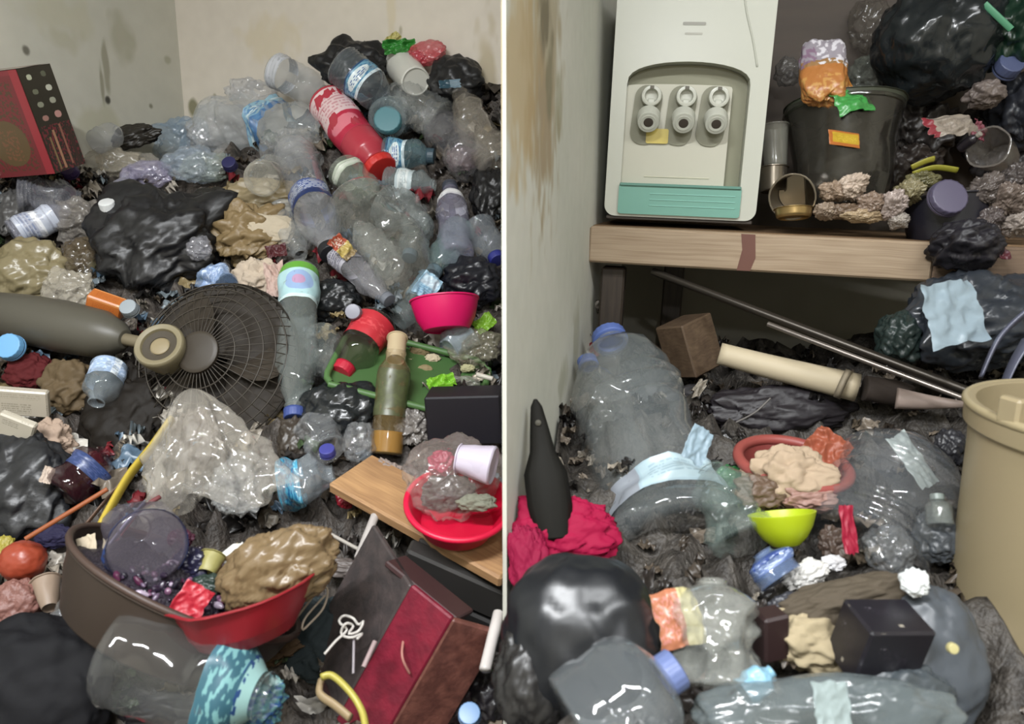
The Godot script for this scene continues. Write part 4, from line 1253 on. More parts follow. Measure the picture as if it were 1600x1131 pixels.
	for i in spots.size():
		var f: Array = foods[i % foods.size()]
		bag(spots[i][0], spots[i][1], f[1], f[1] * 0.6, "food_scrap", ["cream crumb pile behind the olive bottle on the green tray", "olive-brown scrap beside the cream crumb pile on the tray", "pale scrap in the middle of the green tray", "dark brown scrap at the back of the green tray", "grey-green scrap at the tray end by the partition", "whitish cream scrap at the centre of the tray", "brown scrap touching the olive bottle on the tray", "cream scrap at the tray corner by the partition", "dark scrap beside the lime green wrapper on the tray"][i], film(f[0], 0.6, 0.3, 20.0), {"seed": 95 + i, "lift": 0.6, "cat": "food scrap", "part": "crumb", "group": "food scraps on the green tray"})
	sheet(690, 600, 44, 30, 20, "snack_wrapper", "lime green wrapper on the green tray", "wrapper", film("77b030", 0.3), {"lift": 0.05, "amp": 0.25})
	# upright bottle with a cream stopper
	bottle(603, 712, 619, 548, 25, "oil_bottle", "upright olive bottle with a cream stopper and amber dregs", {"kind": "stubby", "mat": cl("7c6844", 0.5, 0.05, 0.0), "lift": 1.6, "crush": 0.03, "slope": 0.25, "liquid": pl("c08a34", 0.3), "level": 0.22, "label": printed("olive", "4c5036", [[0.1, 0.1, 0.9, 0.9, "525839", "specks"]]), "span": [0.36, 0.84]})
	cup(618, 563, 621, 528, 14, 14, "cork_stopper", "cream stopper in the neck of the olive bottle", pl("b9a888", 0.6), {"cat": "stopper", "lift": 4.0, "crush": 0.01})
	bag(525, 650, 62, 56, "black_bag", "glossy black plastic bag left of the olive bottle", film("1c1f21", 0.25, 0.4, 6.0), {"seed": 111, "lift": 0.2, "amp": 0.2, "lobes": [[25, 0.3, 0.5]]})
	bottle(512, 706, 482, 652, 30, "water_bottle", "clear bottle with crinkled shoulders in front of the glossy black bag", {"mat": cl("9c9fa2", 0.35, 0.05, 0.0), "lift": 1.3, "crush": 0.3})
	loose_cap(512, 708, 12, "bottle_cap", "blue bottle cap above the crumpled blue water cup", "3d3f86", {"lift": 0.1, "tip": 40})
	bottle(436, 760, 522, 742, 38, "water_cup", "crumpled clear cup with bright blue print right of the big clear bag", {"cat": "cup", "kind": "smooth", "mat": cl("98a0a6", 0.5, 0.05, 0.0), "label": printed("bluecup", "4a96b4", [[0.05, 0.05, 0.95, 0.95, "9fd0e2", "specks"], [0.1, 0.2, 0.9, 0.9, "1f5f8a", "specks"]]), "span": [0.03, 0.42], "lift": 1.0, "crush": 0.25})
	# black crate and clutter at the partition
	carton(728, 648, 116, 78, 60, 3, "black_box", "plain black box beside the partition behind the red basin", "box", pl("16141c", 0.5), {"lift": 0.05, "tip": 15, "turn": -5})
	bag(645, 665, 26, 32, "foil_wad", "crinkled silver foil between the olive bottle and the black box", film("77726e", 0.25, 0.9, 12.0), {"seed": 117, "amp": 0.4, "fold": 0.4, "lift": 0.4, "cat": "foil", "part": "foil"})
	bag(720, 600, 30, 14, "clear_bag", "clear film above the black box", cl("9c9a90", 0.5, 0.1, 0.4), {"seed": 118, "lift": 0.6})
	bar([[745, 585, 0.06], [770, 592, 0.06]], 4, "plastic_spoon", "white plastic spoon handle above the black box", "spoon", pl("b9b4a8", 0.4))

func build_fan():
	# a stand fan thrown on its back: olive motor housing, ringed hub and a wire guard under brown film
	var s := S(338, 566, 0.05)
	var k := m_per_px(s)
	var t := thing("standing_fan", "dusty fan with round wire guard lying on its side, olive motor housing", "fan", s, view_basis(deg_to_rad(-14.0), deg_to_rad(-14.0), deg_to_rad(-12.0)))
	var r := 132.0 * k
	var wire := pl("332d25", 0.5)
	var rings := [0.24, 0.42, 0.58, 0.72, 0.84, 0.94, 1.0]
	var dome := func(q: float) -> float: return 0.07 * sqrt(maxf(0.0, 1.0 - q * q))
	for side in [1.0, -1.0]:
		for q in rings:
			var pts := []
			for i in 33:
				var a := TAU * i / 32.0
				pts.append(Vector3(cos(a) * r * q, sin(a) * r * q, side * dome.call(q)))
			part("guard_ring", sweep(pts, 0.0016, 5), wire, t)
		var st := SurfaceTool.new()
		for i in 48:
			var a := TAU * i / 48.0
			var pts := []
			for j in 6:
				var q := lerpf(0.2, 1.0, j / 5.0)
				pts.append(Vector3(cos(a) * r * q, sin(a) * r * q, side * dome.call(q)))
			var m := sweep(pts, 0.0011, 4)
			if i == 0:
				st.begin(Mesh.PRIMITIVE_TRIANGLES)
			st.append_from(m, 0, Transform3D.IDENTITY)
		var w := part("guard_wires", st.commit(), wire, t)
		w.set_meta("kind", "stuff")
	part("guard_cap", lathe([Vector2(0, 0.0), Vector2(r * 0.25, 0.0), Vector2(r * 0.25, 0.006), Vector2(r * 0.2, 0.010), Vector2(0, 0.011)], 28), pl("332c23", 0.5), t, Transform3D(Basis(Vector3(1, 0, 0), PI / 2), Vector3(0, 0, dome.call(0.2))))
	for i in 3:
		var a0 := TAU * i / 3.0
		var blade := func(u: float, v: float) -> Vector3:
			var rr := lerpf(0.14, 0.88, v) * r
			var wd := lerpf(0.5, 1.0, sin(v * PI * 0.75)) * 0.9
			var a := a0 + (u - 0.5) * wd + v * 0.35
			return Vector3(cos(a) * rr, sin(a) * rr, (u - 0.5) * -0.045)
		part("blade", grid(10, 12, blade), pl("3a332b", 0.5), t)
	# brown film drawn over the guard
	part("dust_cover", grid(40, 12, func(u, v): return Vector3(cos(TAU * u) * r * lerpf(0.1, 1.02, v), sin(TAU * u) * r * lerpf(0.1, 1.02, v), -0.012 + 0.01 * nz.get_noise_2d(u * 6.0, v * 4.0)), true), pl("29221a", 0.7), t)
	# the hub, ringed like a target
	var hs := S(250, 541, 0.16)
	var hk := m_per_px(hs)
	var hub := Transform3D(t.transform.basis.inverse() * view_basis(0.0, deg_to_rad(62.0), 0.0), t.transform.affine_inverse() * hs)
	var hm := part("hub", lathe([Vector2(0, -0.05), Vector2(30 * hk, -0.05), Vector2(38 * hk, -0.01), Vector2(39 * hk, 0.004), Vector2(36 * hk, 0.010), Vector2(28 * hk, 0.008), Vector2(27 * hk, 0.0), Vector2(18 * hk, -0.002), Vector2(0, -0.002)], 36), pl("7a7158", 0.5), t, hub)
	part("hub_groove", lathe([Vector2(16 * hk, -0.001), Vector2(27 * hk, 0.0005), Vector2(27 * hk, 0.002), Vector2(16 * hk, 0.0008)], 32), pl("3a3224", 0.6), hm)
	part("hub_boss", lathe([Vector2(0, 0.004), Vector2(12 * hk, 0.0035), Vector2(15 * hk, 0.001), Vector2(15 * hk, -0.002)], 24), pl("85785c", 0.5), hm)
	# motor housing towards the left
	var a := S(-40, 482, 0.05)
	var b := S(196, 530, 0.08)
	var hl := (b - a).length()
	var kk := m_per_px(a)
	var hx := Transform3D(t.transform.basis.inverse() * look_basis(a, b), t.transform.affine_inverse() * a)
	part("motor_housing", lathe([Vector2(0, 0), Vector2(24 * kk, 0.0), Vector2(30 * kk, 0.02), Vector2(38 * kk, hl * 0.35), Vector2(40 * kk, hl * 0.6), Vector2(36 * kk, hl * 0.85), Vector2(24 * kk, hl * 0.96), Vector2(14 * kk, hl), Vector2(0, hl)], 30), pl("4e4b42", 0.45), t, hx)
	part("axle", lathe([Vector2(0, 0), Vector2(9 * kk, 0), Vector2(9 * kk, 0.07), Vector2(0, 0.07)], 16), pl("6d6450", 0.5), t, Transform3D(hx.basis, hx * Vector3(0, hl - 0.005, 0)))
	bag(190, 650, 64, 84, "brown_film", "dusty brown-black film sagging below the fan hub", film("1b1713", 0.6, 0.4), {"seed": 131, "lift": 0.0, "rz": 0.4, "cat": "film"})
	bag(300, 610, 70, 50, "brown_film", "dark brown film behind the big clear bag", film("1e1914", 0.6, 0.4), {"seed": 132, "lift": 0.0, "rz": 0.3, "cat": "film"})

func build_left_front():
	var black := film("18181a", 0.4, 0.4, 5.0)
	loose_cap(18, 543, 20, "jug_cap", "light blue jug cap at the far left below the motor housing", "6aa0cc", {"lift": 0.08, "tip": 75, "cat": "bottle cap", "tall": 0.6})
	bag(44, 580, 36, 30, "red_cloth", "dark red cloth under the light blue jug cap", film("501c1e", 0.8, 0.3), {"seed": 141, "lift": 0.3, "cat": "cloth", "part": "fabric"})
	bottle(172, 572, 150, 630, 27, "water_cup", "clear cup with pale blue label left of the fan", {"cat": "cup", "kind": "smooth", "mat": cl("9aa6ae", 0.4, 0.05, 0.0), "label": printed("pbl", "94a8c4", [[0.4, 0, 0.48, 1, "dfe6ec"], [0.1, 0.2, 0.9, 0.9, "b8c6da", "specks"]]), "span": [0.05, 0.45], "lift": 2.0, "crush": 0.1})
	bag(108, 605, 44, 44, "brown_bag", "olive-brown paper bag behind the crumpled cartons", film("5a4c38", 0.6, 0.4), {"seed": 143, "lift": 0.2, "amp": 0.3})
	carton(36, 628, 74, 46, 14, -12, "paper_carton", "upper of two crumpled pale cartons at the left edge", "carton", printed("news", "aea697", [[0.1, 0.1, 0.9, 0.3, "9b9484", "lines"], [0.1, 0.5, 0.7, 0.9, "8c8677", "lines"]]), {"lift": 0.08, "tip": 25})
	carton(26, 668, 54, 42, 14, -32, "paper_carton", "lower pale printed carton touching the black bag at the left edge", "carton", printed("news2", "b5ae9f", [[0.1, 0.15, 0.6, 0.4, "8f897b", "lines"]]), {"lift": 0.1, "tip": 25})
	bag(76, 690, 36, 36, "paper_wad", "pinkish beige crumpled paper beside the dark cola bottle", film("a08c7c", 0.75, 0.7, 9.0), {"seed": 146, "amp": 0.35, "fold": 0.3, "lift": 0.6, "cat": "paper", "part": "paper"})
	sheet(74, 742, 16, 26, -10, "paper_scrap", "small pale paper strip at the tip of the pinkish crumpled paper", "scrap", pl("b3a396", 0.7), {"lift": 0.08})
	bag(22, 770, 84, 96, "black_bag", "large black bag at the left edge under the pale cartons", film("1c1d20", 0.4, 0.5, 6.0), {"seed": 148, "lift": 0.3, "amp": 0.2, "rz": 0.5})
	bottle(96, 772, 168, 706, 36, "cola_bottle", "dark maroon bottle with blue label left of the yellow strap", {"kind": "soda", "mat": cl("32141c", 0.75, 0.05, 0.0), "label": printed("dkblue", "2c3c66", [[0.1, 0.1, 0.9, 0.9, "43507c", "specks"], [0.0, 0.0, 0.12, 1.0, "c9ccd6", "specks"]]), "span": [0.42, 0.68], "lift": 0.9, "crush": 0.08})
	bar([[40, 842, 0.08], [168, 764, 0.1]], 4, "bamboo_stick", "thin orange-brown stick at the left of the yellow strap", "stick", pl("8c4c28", 0.6))
	bar([[268, 655, 0.1], [236, 700, 0.1], [196, 752, 0.11], [150, 836, 0.12]], 12, "yellow_strap", "yellow plastic strap running down beside the big clear bag", "strap", pl("b09a38", 0.45), {"flat": 0.45, "seg": 14})
	bar([[222, 722, 0.08], [180, 765, 0.07], [134, 820, 0.06]], 5, "brown_strap", "dull brown strap alongside the yellow strap", "strap", pl("5c4434", 0.5), {"flat": 0.4})
	bar([[226, 785, 0.2], [196, 820, 0.21], [168, 856, 0.21]], 6, "lilac_strap", "lilac-grey plastic strip at the rim of the brown tub", "strap", pl("7c7690", 0.4), {"flat": 0.4})
	# the big clear bag
	var hs := S(322, 786, 0.10)
	var hk := m_per_px(hs)
	var hood := thing("clear_bag", "big clear plastic bag standing like a hood in front of the fan", "bag", hs, view_basis(deg_to_rad(6.0), deg_to_rad(-6.0)))
	var hf := func(u: float, v: float) -> Vector3:
		var a := TAU * u
		var fold := 1.0 + (0.17 * cos(a * 5.0 + 2.0 * nz.get_noise_2d(v * 2.0, 3.0)) + 0.09 * cos(a * 11.0 + 1.0 + v * 2.0)) * (1.0 - 0.5 * v) + 0.22 * nz.get_noise_3d(cos(a) * 2.2, sin(a) * 2.2, v * 3.5) + 0.10 * (rz.get_noise_3d(cos(a) * 1.6, sin(a) * 1.6, v * 2.6) - 0.3)
		var w := pow(maxf(0.0, 1.0 - pow(v, 2.6)), 0.55) * lerpf(1.0, 0.62, v)
		var y := v * 182.0 * hk + (1.0 - v) * (1.0 - v) * 0.02 * cos(a * 4.0)
		return Vector3(cos(a) * 94.0 * hk * w * fold + (1.0 - v) * 22.0 * hk * cos(a) * maxf(0.0, cos(a)) - v * v * 12.0 * hk, y, sin(a) * 58.0 * hk * w * fold)
	part("film", grid(110, 60, hf, true), cl("b8b2a8", 0.3, 0.06, 0.4, 5.0), hood)
	bag(306, 700, 42, 58, "beige_bag", "beige crumpled bag inside the big clear bag", film("4a4038", 0.5, 0.4, 7.0), {"seed": 152, "lift": 0.5, "amp": 0.2, "fold": 0.3, "rz": 0.4, "facet": 0.9, "lobes": [[95, 0.2, 0.5]]})
	bag(380, 752, 40, 48, "clear_bag", "glinting clear film at the lower right of the big clear bag", cl("b4b6b6", 0.4, 0.06, 0.9, 14.0), {"seed": 153, "lift": 3.2, "facet": 0.95, "amp": 0.2, "fold": 0.4, "rz": 0.5})
	# brown tub leaning towards the room, full of junk
	var s := S(292, 915, 0.15)
	var k := m_per_px(s)
	var tb := view_basis(deg_to_rad(-27.0), deg_to_rad(-9.0), 0.0)
	var tub := thing("brown_tub", "wide brown plastic tub tilted to the room, full of junk", "tub", s, tb)
	var tr := 188.0 * k
	part("shell", lathe([Vector2(0, -0.085), Vector2(tr * 0.76, -0.085), Vector2(tr * 0.8, -0.08), Vector2(tr * 0.92, -0.03), Vector2(tr * 0.97, 0.0), Vector2(tr * 1.0, 0.002), Vector2(tr, 0.008), Vector2(tr * 0.965, 0.008), Vector2(tr * 0.92, -0.03), Vector2(tr * 0.78, -0.075), Vector2(0, -0.075)], 56), pl("30261f", 0.5), tub)
	part("rim", sweep(circle_path(tr * 0.99, 0.009, 40), 0.005, 8), pl("40312a", 0.5), tub)
	# junk in the tub
	var pile := func(u: float, v: float) -> Vector3:
		var a := TAU * u
		var q := tr * 0.94 * v
		return Vector3(cos(a) * q, 0.05 * (1.0 - v * v) - 0.012 + 0.03 * nz.get_noise_2d(cos(a) * v * 4.0, sin(a) * v * 4.0) * (1.0 - v * v), -sin(a) * q)
	var junk := one("junk_pile", "dark jumble of trinkets filling the brown tub", "junk", grid(40, 16, pile, true), mottled("1c1720", "2d2630", 12.0, 0.5, 0.3), tub.position, tb)
	junk.set_meta("kind", "stuff")
	beads(tub.transform, pile)
	bottle(232, 856, 210, 826, 46, "dark_bottle", "dark rounded bottle with a blue label inside the brown tub", {"kind": "smooth", "mat": cl("5a5560", 0.6, 0.05, 0.0), "label": printed("tubblue", "2e3c66", [[0.2, 0.2, 0.8, 0.8, "3c4f80", "specks"]]), "span": [0.03, 0.25], "lift": 4.4, "crush": 0.1, "d0": -0.08})
	bottle(350, 876, 382, 850, 10, "white_lighter", "small white cylinder lying in the brown tub", {"cat": "lighter", "kind": "smooth", "mat": pl("d9d9d4", 0.35), "lift": 19.0, "crush": 0.0, "slope": 0.3})
	cup(322, 896, 334, 868, 12, 15, "small_pot", "small yellow-green pot beside the white cylinder", pl("8c8650", 0.5), {"lift": 17.0, "cat": "pot"})
	bag(300, 880, 30, 26, "dark_wrapper", "navy foil wrapper at the middle of the brown tub", film("232238", 0.3, 0.5), {"seed": 165, "lift": 10.5, "cat": "wrapper"})
	sheet(250, 905, 60, 24, -20, "pink_wrapper", "crimson plastic scrap along the tub's inner edge", "wrapper", film("6f1830", 0.35), {"lift": 0.2})
	# brown bag on the red bowl
	cup(390, 992, 374, 918, 58, 92, "red_bowl", "crushed red plastic bowl wedged in front of the brown bag", pl("861823", 0.4), {"cat": "bowl", "lift": 3.4, "crush": 0.08, "d1": -0.06})
	bag(436, 888, 96, 60, "brown_bag", "tan-brown bag lying on the crushed red bowl", film("6e5c42", 0.35, 0.5, 6.0, 0.2), {"seed": 171, "roll": 22, "facet": 0.35, "lift": 5.2, "amp": 0.18, "fold": 0.2})
	sheet(296, 944, 48, 62, -30, "red_scrap", "bright red plastic flap on the crushed red bowl", "scrap", pl("a32432", 0.4), {"lift": 0.27, "amp": 0.08})
	sheet(138, 864, 28, 56, 25, "paper_tag", "cream paper tag hooked over the tub's upper rim", "tag", pl("b5a78f", 0.7), {"lift": 0.235, "amp": 0.08})
	bag(400, 1020, 62, 26, "straw_wad", "brown straw-like wad below the crushed red bowl", film("4c3c2c", 0.8, 0.9, 14.0), {"seed": 174, "amp": 0.3, "fold": 0.35, "lift": 0.8, "cat": "wad", "part": "fibre", "roll": 10})
	bar([[330, 1000, 0.15], [400, 995, 0.16], [440, 975, 0.15]], 3, "thin_stick", "thin tan stick below the crushed red bowl", "stick", pl("7c6048", 0.6))
	# bottom left
	bag(36, 876, 33, 31, "orange_ball", "round orange-red ball at the left edge", film("8f3c28", 0.35, 0.05), {"seed": 181, "facet": 0.0, "amp": 0.05, "fold": 0.02, "rz": 1.0, "lift": 0.6, "cat": "ball", "part": "ball"})
	bag(28, 945, 40, 40, "net_bag", "pinkish brown net bag below the orange-red ball", film("7a544c", 0.5, 0.9, 16.0), {"seed": 182, "lift": 0.5, "amp": 0.2})
	bag(4, 862, 18, 24, "lemon_wrapper", "yellow wrapper at the left edge above the orange-red ball", film("8f8434", 0.5), {"seed": 183, "lift": 0.4, "cat": "wrapper"})
	cup(78, 950, 72, 908, 12, 20, "ribbed_cup", "small ribbed beige cup right of the orange-red ball", pl("8c7a6a", 0.5), {"lift": 2.0})
	bag(84, 838, 30, 18, "blue_cloth", "dark violet-blue cloth scrap under the orange-brown stick", film("26243c", 0.7, 0.3), {"seed": 185, "lift": 0.5, "cat": "cloth", "part": "fabric"})
	bottle(90, 968, 134, 1046, 28, "water_bottle", "clear bottle with a pale blue base beside the black sack at the bottom left", {"mat": cl("8b8f92", 0.35, 0.05, 0.0), "label": printed("pb2", "6c8a9c", []), "span": [0.8, 0.95], "lift": 1.0, "crush": 0.2})
	bag(36, 1080, 140, 112, "black_bag", "smooth black sack filling the bottom left corner", film("141417", 0.7, 0.15, 4.0), {"seed": 187, "lift": 1.0, "amp": 0.12, "fold": 0.04, "rz": 0.5, "facet": 0.15})
	bottle(178, 1018, 424, 1092, 68, "large_bottle", "large clear bottle with blue-teal label lying along the bottom edge", {"kind": "soda", "mat": cl("8a8c8c", 0.14, 0.05, 0.0), "label": printed("teal_l", "345a68", [[0, 0, 1, 0.25, "8cb0ae"], [0.05, 0.2, 0.95, 0.9, "233f6c", "specks"], [0.2, 0.3, 0.8, 0.9, "6c9a9c", "specks"]]), "span": [0.66, 0.92], "lift": 3.1, "crush": 0.08, "slope": 0.5})
	bag(398, 1096, 48, 42, "teal_wrapper", "blue-green printed wrapper at the mouth of the large bottom bottle", printed("teal_w", "4c7478", [[0, 0, 1, 1, "8cb0ac", "specks"], [0, 0.3, 1, 0.9, "2c4f7c", "specks"]], 128, 128), {"seed": 189, "lift": 4.8, "amp": 0.3, "fold": 0.3, "cat": "wrapper"})
	bag(300, 1122, 110, 40, "dark_bag", "near-black bag under the large bottom bottle", film("1a181c", 0.4, 0.3), {"seed": 190, "lift": -0.2})
	bag(500, 1000, 62, 66, "teal_cloth", "dark teal-black cloth under the tangle of white string", film("232a2c", 0.75, 0.5), {"seed": 191, "lift": 0.2, "rz": 0.4, "amp": 0.25, "cat": "cloth", "part": "fabric"})
	# crimson carton with a dark lid
	var cs := S(616, 1046, 0.10)
	var ck := m_per_px(cs)
	var cb := view_basis(deg_to_rad(-29.0), deg_to_rad(8.0), deg_to_rad(-22.0))
	var crate := thing("crimson_case", "crimson case with a dark grey lid lying at the bottom of the heap", "case", cs, cb)
	part("crimson_side", box_mesh(Vector3(84 * ck, 262 * ck, 12 * ck), 0.004), mottled("621426", "74182c", 5.0, 0.45, 0.05), crate)
	part("grey_lid", box_mesh(Vector3(170 * ck, 258 * ck, 12 * ck), 0.004), mottled("383333", "453d3c", 5.0, 0.5, 0.05), crate, Transform3D(Basis(Vector3(0, 1, 0), deg_to_rad(-30)), Vector3(-41 * ck - 85 * ck * cos(deg_to_rad(30)), 0, -85 * ck * sin(deg_to_rad(30)))))
	part("brown_side", box_mesh(Vector3(90 * ck, 258 * ck, 12 * ck), 0.004), mottled("533029", "6e443a", 6.0, 0.5, 0.05), crate, Transform3D(Basis(Vector3(0, 1, 0), deg_to_rad(48)), Vector3(40 * ck + 45 * ck * cos(deg_to_rad(48)), 0, -45 * ck * sin(deg_to_rad(48)))))
	for e in [-1, 1]:
		part("end_panel", box_mesh(Vector3(150 * ck, 10 * ck, 60 * ck), 0.003), pl("3a2626", 0.5), crate, Transform3D(Basis.IDENTITY, Vector3(-30 * ck, e * 124 * ck, -38 * ck)))
	bar([[638, 966, 0.12], [628, 1020, 0.14], [640, 1052, 0.12]], 2, "thin_string", "thin pinkish string hanging on the crimson case", "string", pl("9c6a60", 0.6))
	bar([[586, 1002, 0.17], [568, 1042, 0.17]], 4, "thin_stick", "short pinkish stick resting on the dark lid of the crimson case", "stick", pl("8f7c7c", 0.6))
	# white tangle
	bar([[507, 1022, 0.17], [524, 1002, 0.17], [542, 984, 0.17], [530, 972, 0.18], [537, 962, 0.17], [552, 966, 0.18], [560, 976, 0.17], [568, 971, 0.18], [560, 986, 0.17], [545, 990, 0.18], [552, 978, 0.17], [540, 974, 0.18], [533, 990, 0.17], [548, 996, 0.18], [566, 990, 0.17], [558, 998, 0.18]], 2.2, "white_string", "tangled white string above the dark teal cloth", "string", pl("b4b0aa", 0.6))
	bar([[553, 995, 0.17], [552, 1052, 0.17]], 2.0, "thin_string", "thin string end hanging below the white tangle", "string", pl("8a8488", 0.6))
	bar([[448, 985, 0.15], [466, 962, 0.15], [500, 920, 0.16], [512, 922, 0.16], [505, 950, 0.16], [482, 976, 0.16], [472, 984, 0.16], [478, 964, 0.16], [508, 930, 0.16]], 1.8, "thin_wire", "looped tan wire left of the white string tangle", "wire", pl("8c8070", 0.5))
	bar([[502, 1058, 0.17], [520, 1056, 0.17], [548, 1082, 0.17], [566, 1112, 0.17], [572, 1142, 0.17]], 8, "yellow_hose", "olive-yellow bent tube at the bottom of the heap", "tube", pl("a39a48", 0.4), {"flat": 0.7})
	bar([[502, 1062, 0.15], [500, 1084, 0.15], [524, 1102, 0.15], [548, 1122, 0.15]], 8, "tan_hose", "tan loop of tube under the olive-yellow one", "tube", pl("8c7a5c", 0.5), {"flat": 0.7})
	bag(535, 888, 44, 16, "grey_scrap", "flat grey plastic scrap right of the tan-brown bag", film("5c5450", 0.5, 0.3), {"seed": 201, "lift": 1.8, "roll": -5, "cat": "scrap"})
	# board with the red basin
	var b0 := S(548, 738, 0.07)
	var b1 := at_depth(812, 880, depth_of(b0) - 0.16)
	var bx := (b1 - b0).normalized()
	var by := (Vector3.UP + Vector3(0, 0, 0.25)).normalized()
	by = (by - bx * by.dot(bx)).normalized()
	var bl := (b1 - b0).length()
	var bz := bx.cross(by)
	part_board("wooden_board", "tan wooden plank running under the red basin to the partition", b0, Basis(bx, by, bz), bl)
	var rs := at_depth(716, 790, depth_of(S(716, 790, 0.17)))
	k = m_per_px(rs)
	var basin := thing("red_basin", "red plastic basin of trash on the plank by the partition", "basin", rs, view_basis(deg_to_rad(-6.0), deg_to_rad(32.0)))
	var br := 82.0 * k
	part("shell", lathe([Vector2(0, -40 * k), Vector2(br * 0.66, -40 * k), Vector2(br * 0.72, -38 * k), Vector2(br * 0.94, 0.0), Vector2(br, 0.001), Vector2(br, 0.006), Vector2(br * 0.92, 0.006), Vector2(br * 0.7, -35 * k), Vector2(0, -36 * k)], 48), pl("b80c30", 0.4), basin)
	part("rim", sweep(circle_path(br * 0.985, 0.006, 36), 0.005, 8), pl("c40f38", 0.4), basin)
	bag(708, 748, 74, 66, "clear_bag", "clear bag bulging out of the red basin", cl("b0a49e", 0.26, 0.08, 0.5), {"seed": 211, "lift": 3.6, "amp": 0.15, "rz": 0.6, "facet": 0.8})
	bag(700, 770, 44, 26, "food_bag", "dark sodden scraps inside the red basin", film("3c3432", 0.5, 0.8, 12.0), {"seed": 212, "lift": 6.5, "amp": 0.3})
	bag(690, 722, 22, 20, "pink_wrapper", "deep pink wrapper inside the clear bag on the red basin", film("9c1c44", 0.35), {"seed": 213, "lift": 11.0, "cat": "wrapper"})
	cup(772, 728, 716, 716, 26, 18, "white_cup", "white and lilac plastic cup lying on the red basin", pl("c4bccc", 0.4), {"lift": 7.5, "crush": 0.05})
	bag(745, 785, 30, 14, "grey_scrap", "greenish grey scrap inside the red basin", film("77786a", 0.6, 0.5), {"seed": 215, "lift": 15.0, "cat": "scrap"})
	bag(610, 738, 26, 16, "ash_scraps", "grey ash and thread scraps on the end of the plank", film("8c7f78", 0.6, 0.9, 14.0), {"seed": 216, "lift": 3.5, "amp": 0.4, "fold": 0.4, "cat": "scrap", "roll": -25})
	bag(540, 778, 16, 16, "red_wrapper", "small dark red wrapper at the end of the plank", film("8c1c2c", 0.35), {"seed": 217, "lift": 1.0, "cat": "wrapper"})
	bar([[586, 806, 0.09], [560, 872, 0.1]], 7, "white_stick", "short white stick below the tan plank", "stick", pl("a8a29e", 0.5))
	bar([[512, 832, 0.09], [575, 866, 0.09], [664, 912, 0.09]], 3, "white_wire", "long thin white wire crossing below the short white stick", "wire", pl("9a948c", 0.5))
	bar([[779, 958, 0.14], [758, 1046, 0.16]], 9, "white_pipe", "white plastic pipe at the partition above the light blue cap", "pipe", pl("c4beba", 0.4))
	# dark crate at the lower right of the heap
	var ds := S(726, 968, -0.02)
	var dk := m_per_px(ds)
	var crate2 := thing("dark_crate", "dark grey crate under the plank, behind the white pipe", "crate", ds, view_basis(deg_to_rad(-24.0), deg_to_rad(30.0)))
	part("board", box_mesh(Vector3(250 * dk, 60 * dk, 30 * dk), 0.004), pl("2d2b29", 0.6), crate2, Transform3D(Basis.IDENTITY, Vector3(0, 70 * dk, 0)))
	part("board", box_mesh(Vector3(250 * dk, 56 * dk, 30 * dk), 0.004), pl("262423", 0.6), crate2, Transform3D(Basis.IDENTITY, Vector3(0, 6 * dk, 0.0)))
	part("board", box_mesh(Vector3(250 * dk, 56 * dk, 30 * dk), 0.004), pl("211e1e", 0.6), crate2, Transform3D(Basis.IDENTITY, Vector3(0, -58 * dk, 0.0)))
	part("batten", box_mesh(Vector3(30 * dk, 190 * dk, 26 * dk), 0.004), pl("2d2a28", 0.6), crate2, Transform3D(Basis.IDENTITY, Vector3(-100 * dk, 6 * dk, -28 * dk)))
	loose_cap(734, 1118, 17, "bottle_cap", "light blue cap at the foot of the heap by the partition", "6f90b8", {"lift": 0.1, "tip": 50})
	bag(700, 1100, 60, 34, "dark_bag", "maroon-black bag around the light blue cap at the bottom", film("2a1c20", 0.4, 0.4), {"seed": 221, "lift": 0.1})
	bag(762, 1090, 40, 40, "dark_bag", "black bag beside the partition at the heap's foot", film("1d1a1e", 0.4, 0.4), {"seed": 222, "lift": 0.1})

func circle_path(r: float, y: float, n: int) -> Array:
	var p := []
	for i in n + 1:
		p.append(Vector3(cos(TAU * i / n) * r, y, sin(TAU * i / n) * r))
	return p

func part_board(called: String, label: String, at: Vector3, b: Basis, l: float):
	one(called, label, "plank", box_mesh(Vector3(l, 0.022, 0.11), 0.004), wood_mat("8a6848", "b08a60", 8.0), at + b * Vector3(l / 2, 0, 0), b)

func beads(xf: Transform3D, pile):
	var r := RandomNumberGenerator.new()
	r.seed = 77
	var mm := MultiMesh.new()
	mm.transform_format = MultiMesh.TRANSFORM_3D
	mm.use_colors = true
	mm.mesh = lathe([Vector2(0, -1), Vector2(0.6, -0.8), Vector2(1, -0.2), Vector2(1, 0.3), Vector2(0.6, 0.8), Vector2(0, 1)], 8)
	mm.instance_count = 290
	var tones := ["241a2a", "2a2030", "3c2c40", "4a2038", "1c1a24", "1c1a24", "1c1a24", "5a4a5e", "a294a4", "6a4a60"]
	for i in 290:
		var p: Vector3 = pile.call(r.randf_range(0.68, 1.14), sqrt(r.randf_range(0.0, 0.8)))
		var s := r.randf_range(0.0025, 0.0055)
		mm.set_instance_transform(i, Transform3D(Basis.from_euler(Vector3(r.randf() * 6, r.randf() * 6, r.randf() * 6)) * Basis.from_scale(Vector3(s, s * r.randf_range(0.8, 2.4), s)), p + Vector3(0, s * 0.6, 0)))
		mm.set_instance_color(i, Color(tones[r.randi() % tones.size()]).srgb_to_linear())
	var o := MultiMeshInstance3D.new()
	o.multimesh = mm
	var m := StandardMaterial3D.new()
	m.vertex_color_use_as_albedo = true
	m.roughness = 0.25
	o.material_override = m
	o.name = numbered("bead_scatter")
	add_child(o, true)
	o.transform = xf
	o.set_meta("label", "dark purple and pale beads spilled in the brown tub")
	o.set_meta("category", "beads")
	o.set_meta("kind", "stuff")

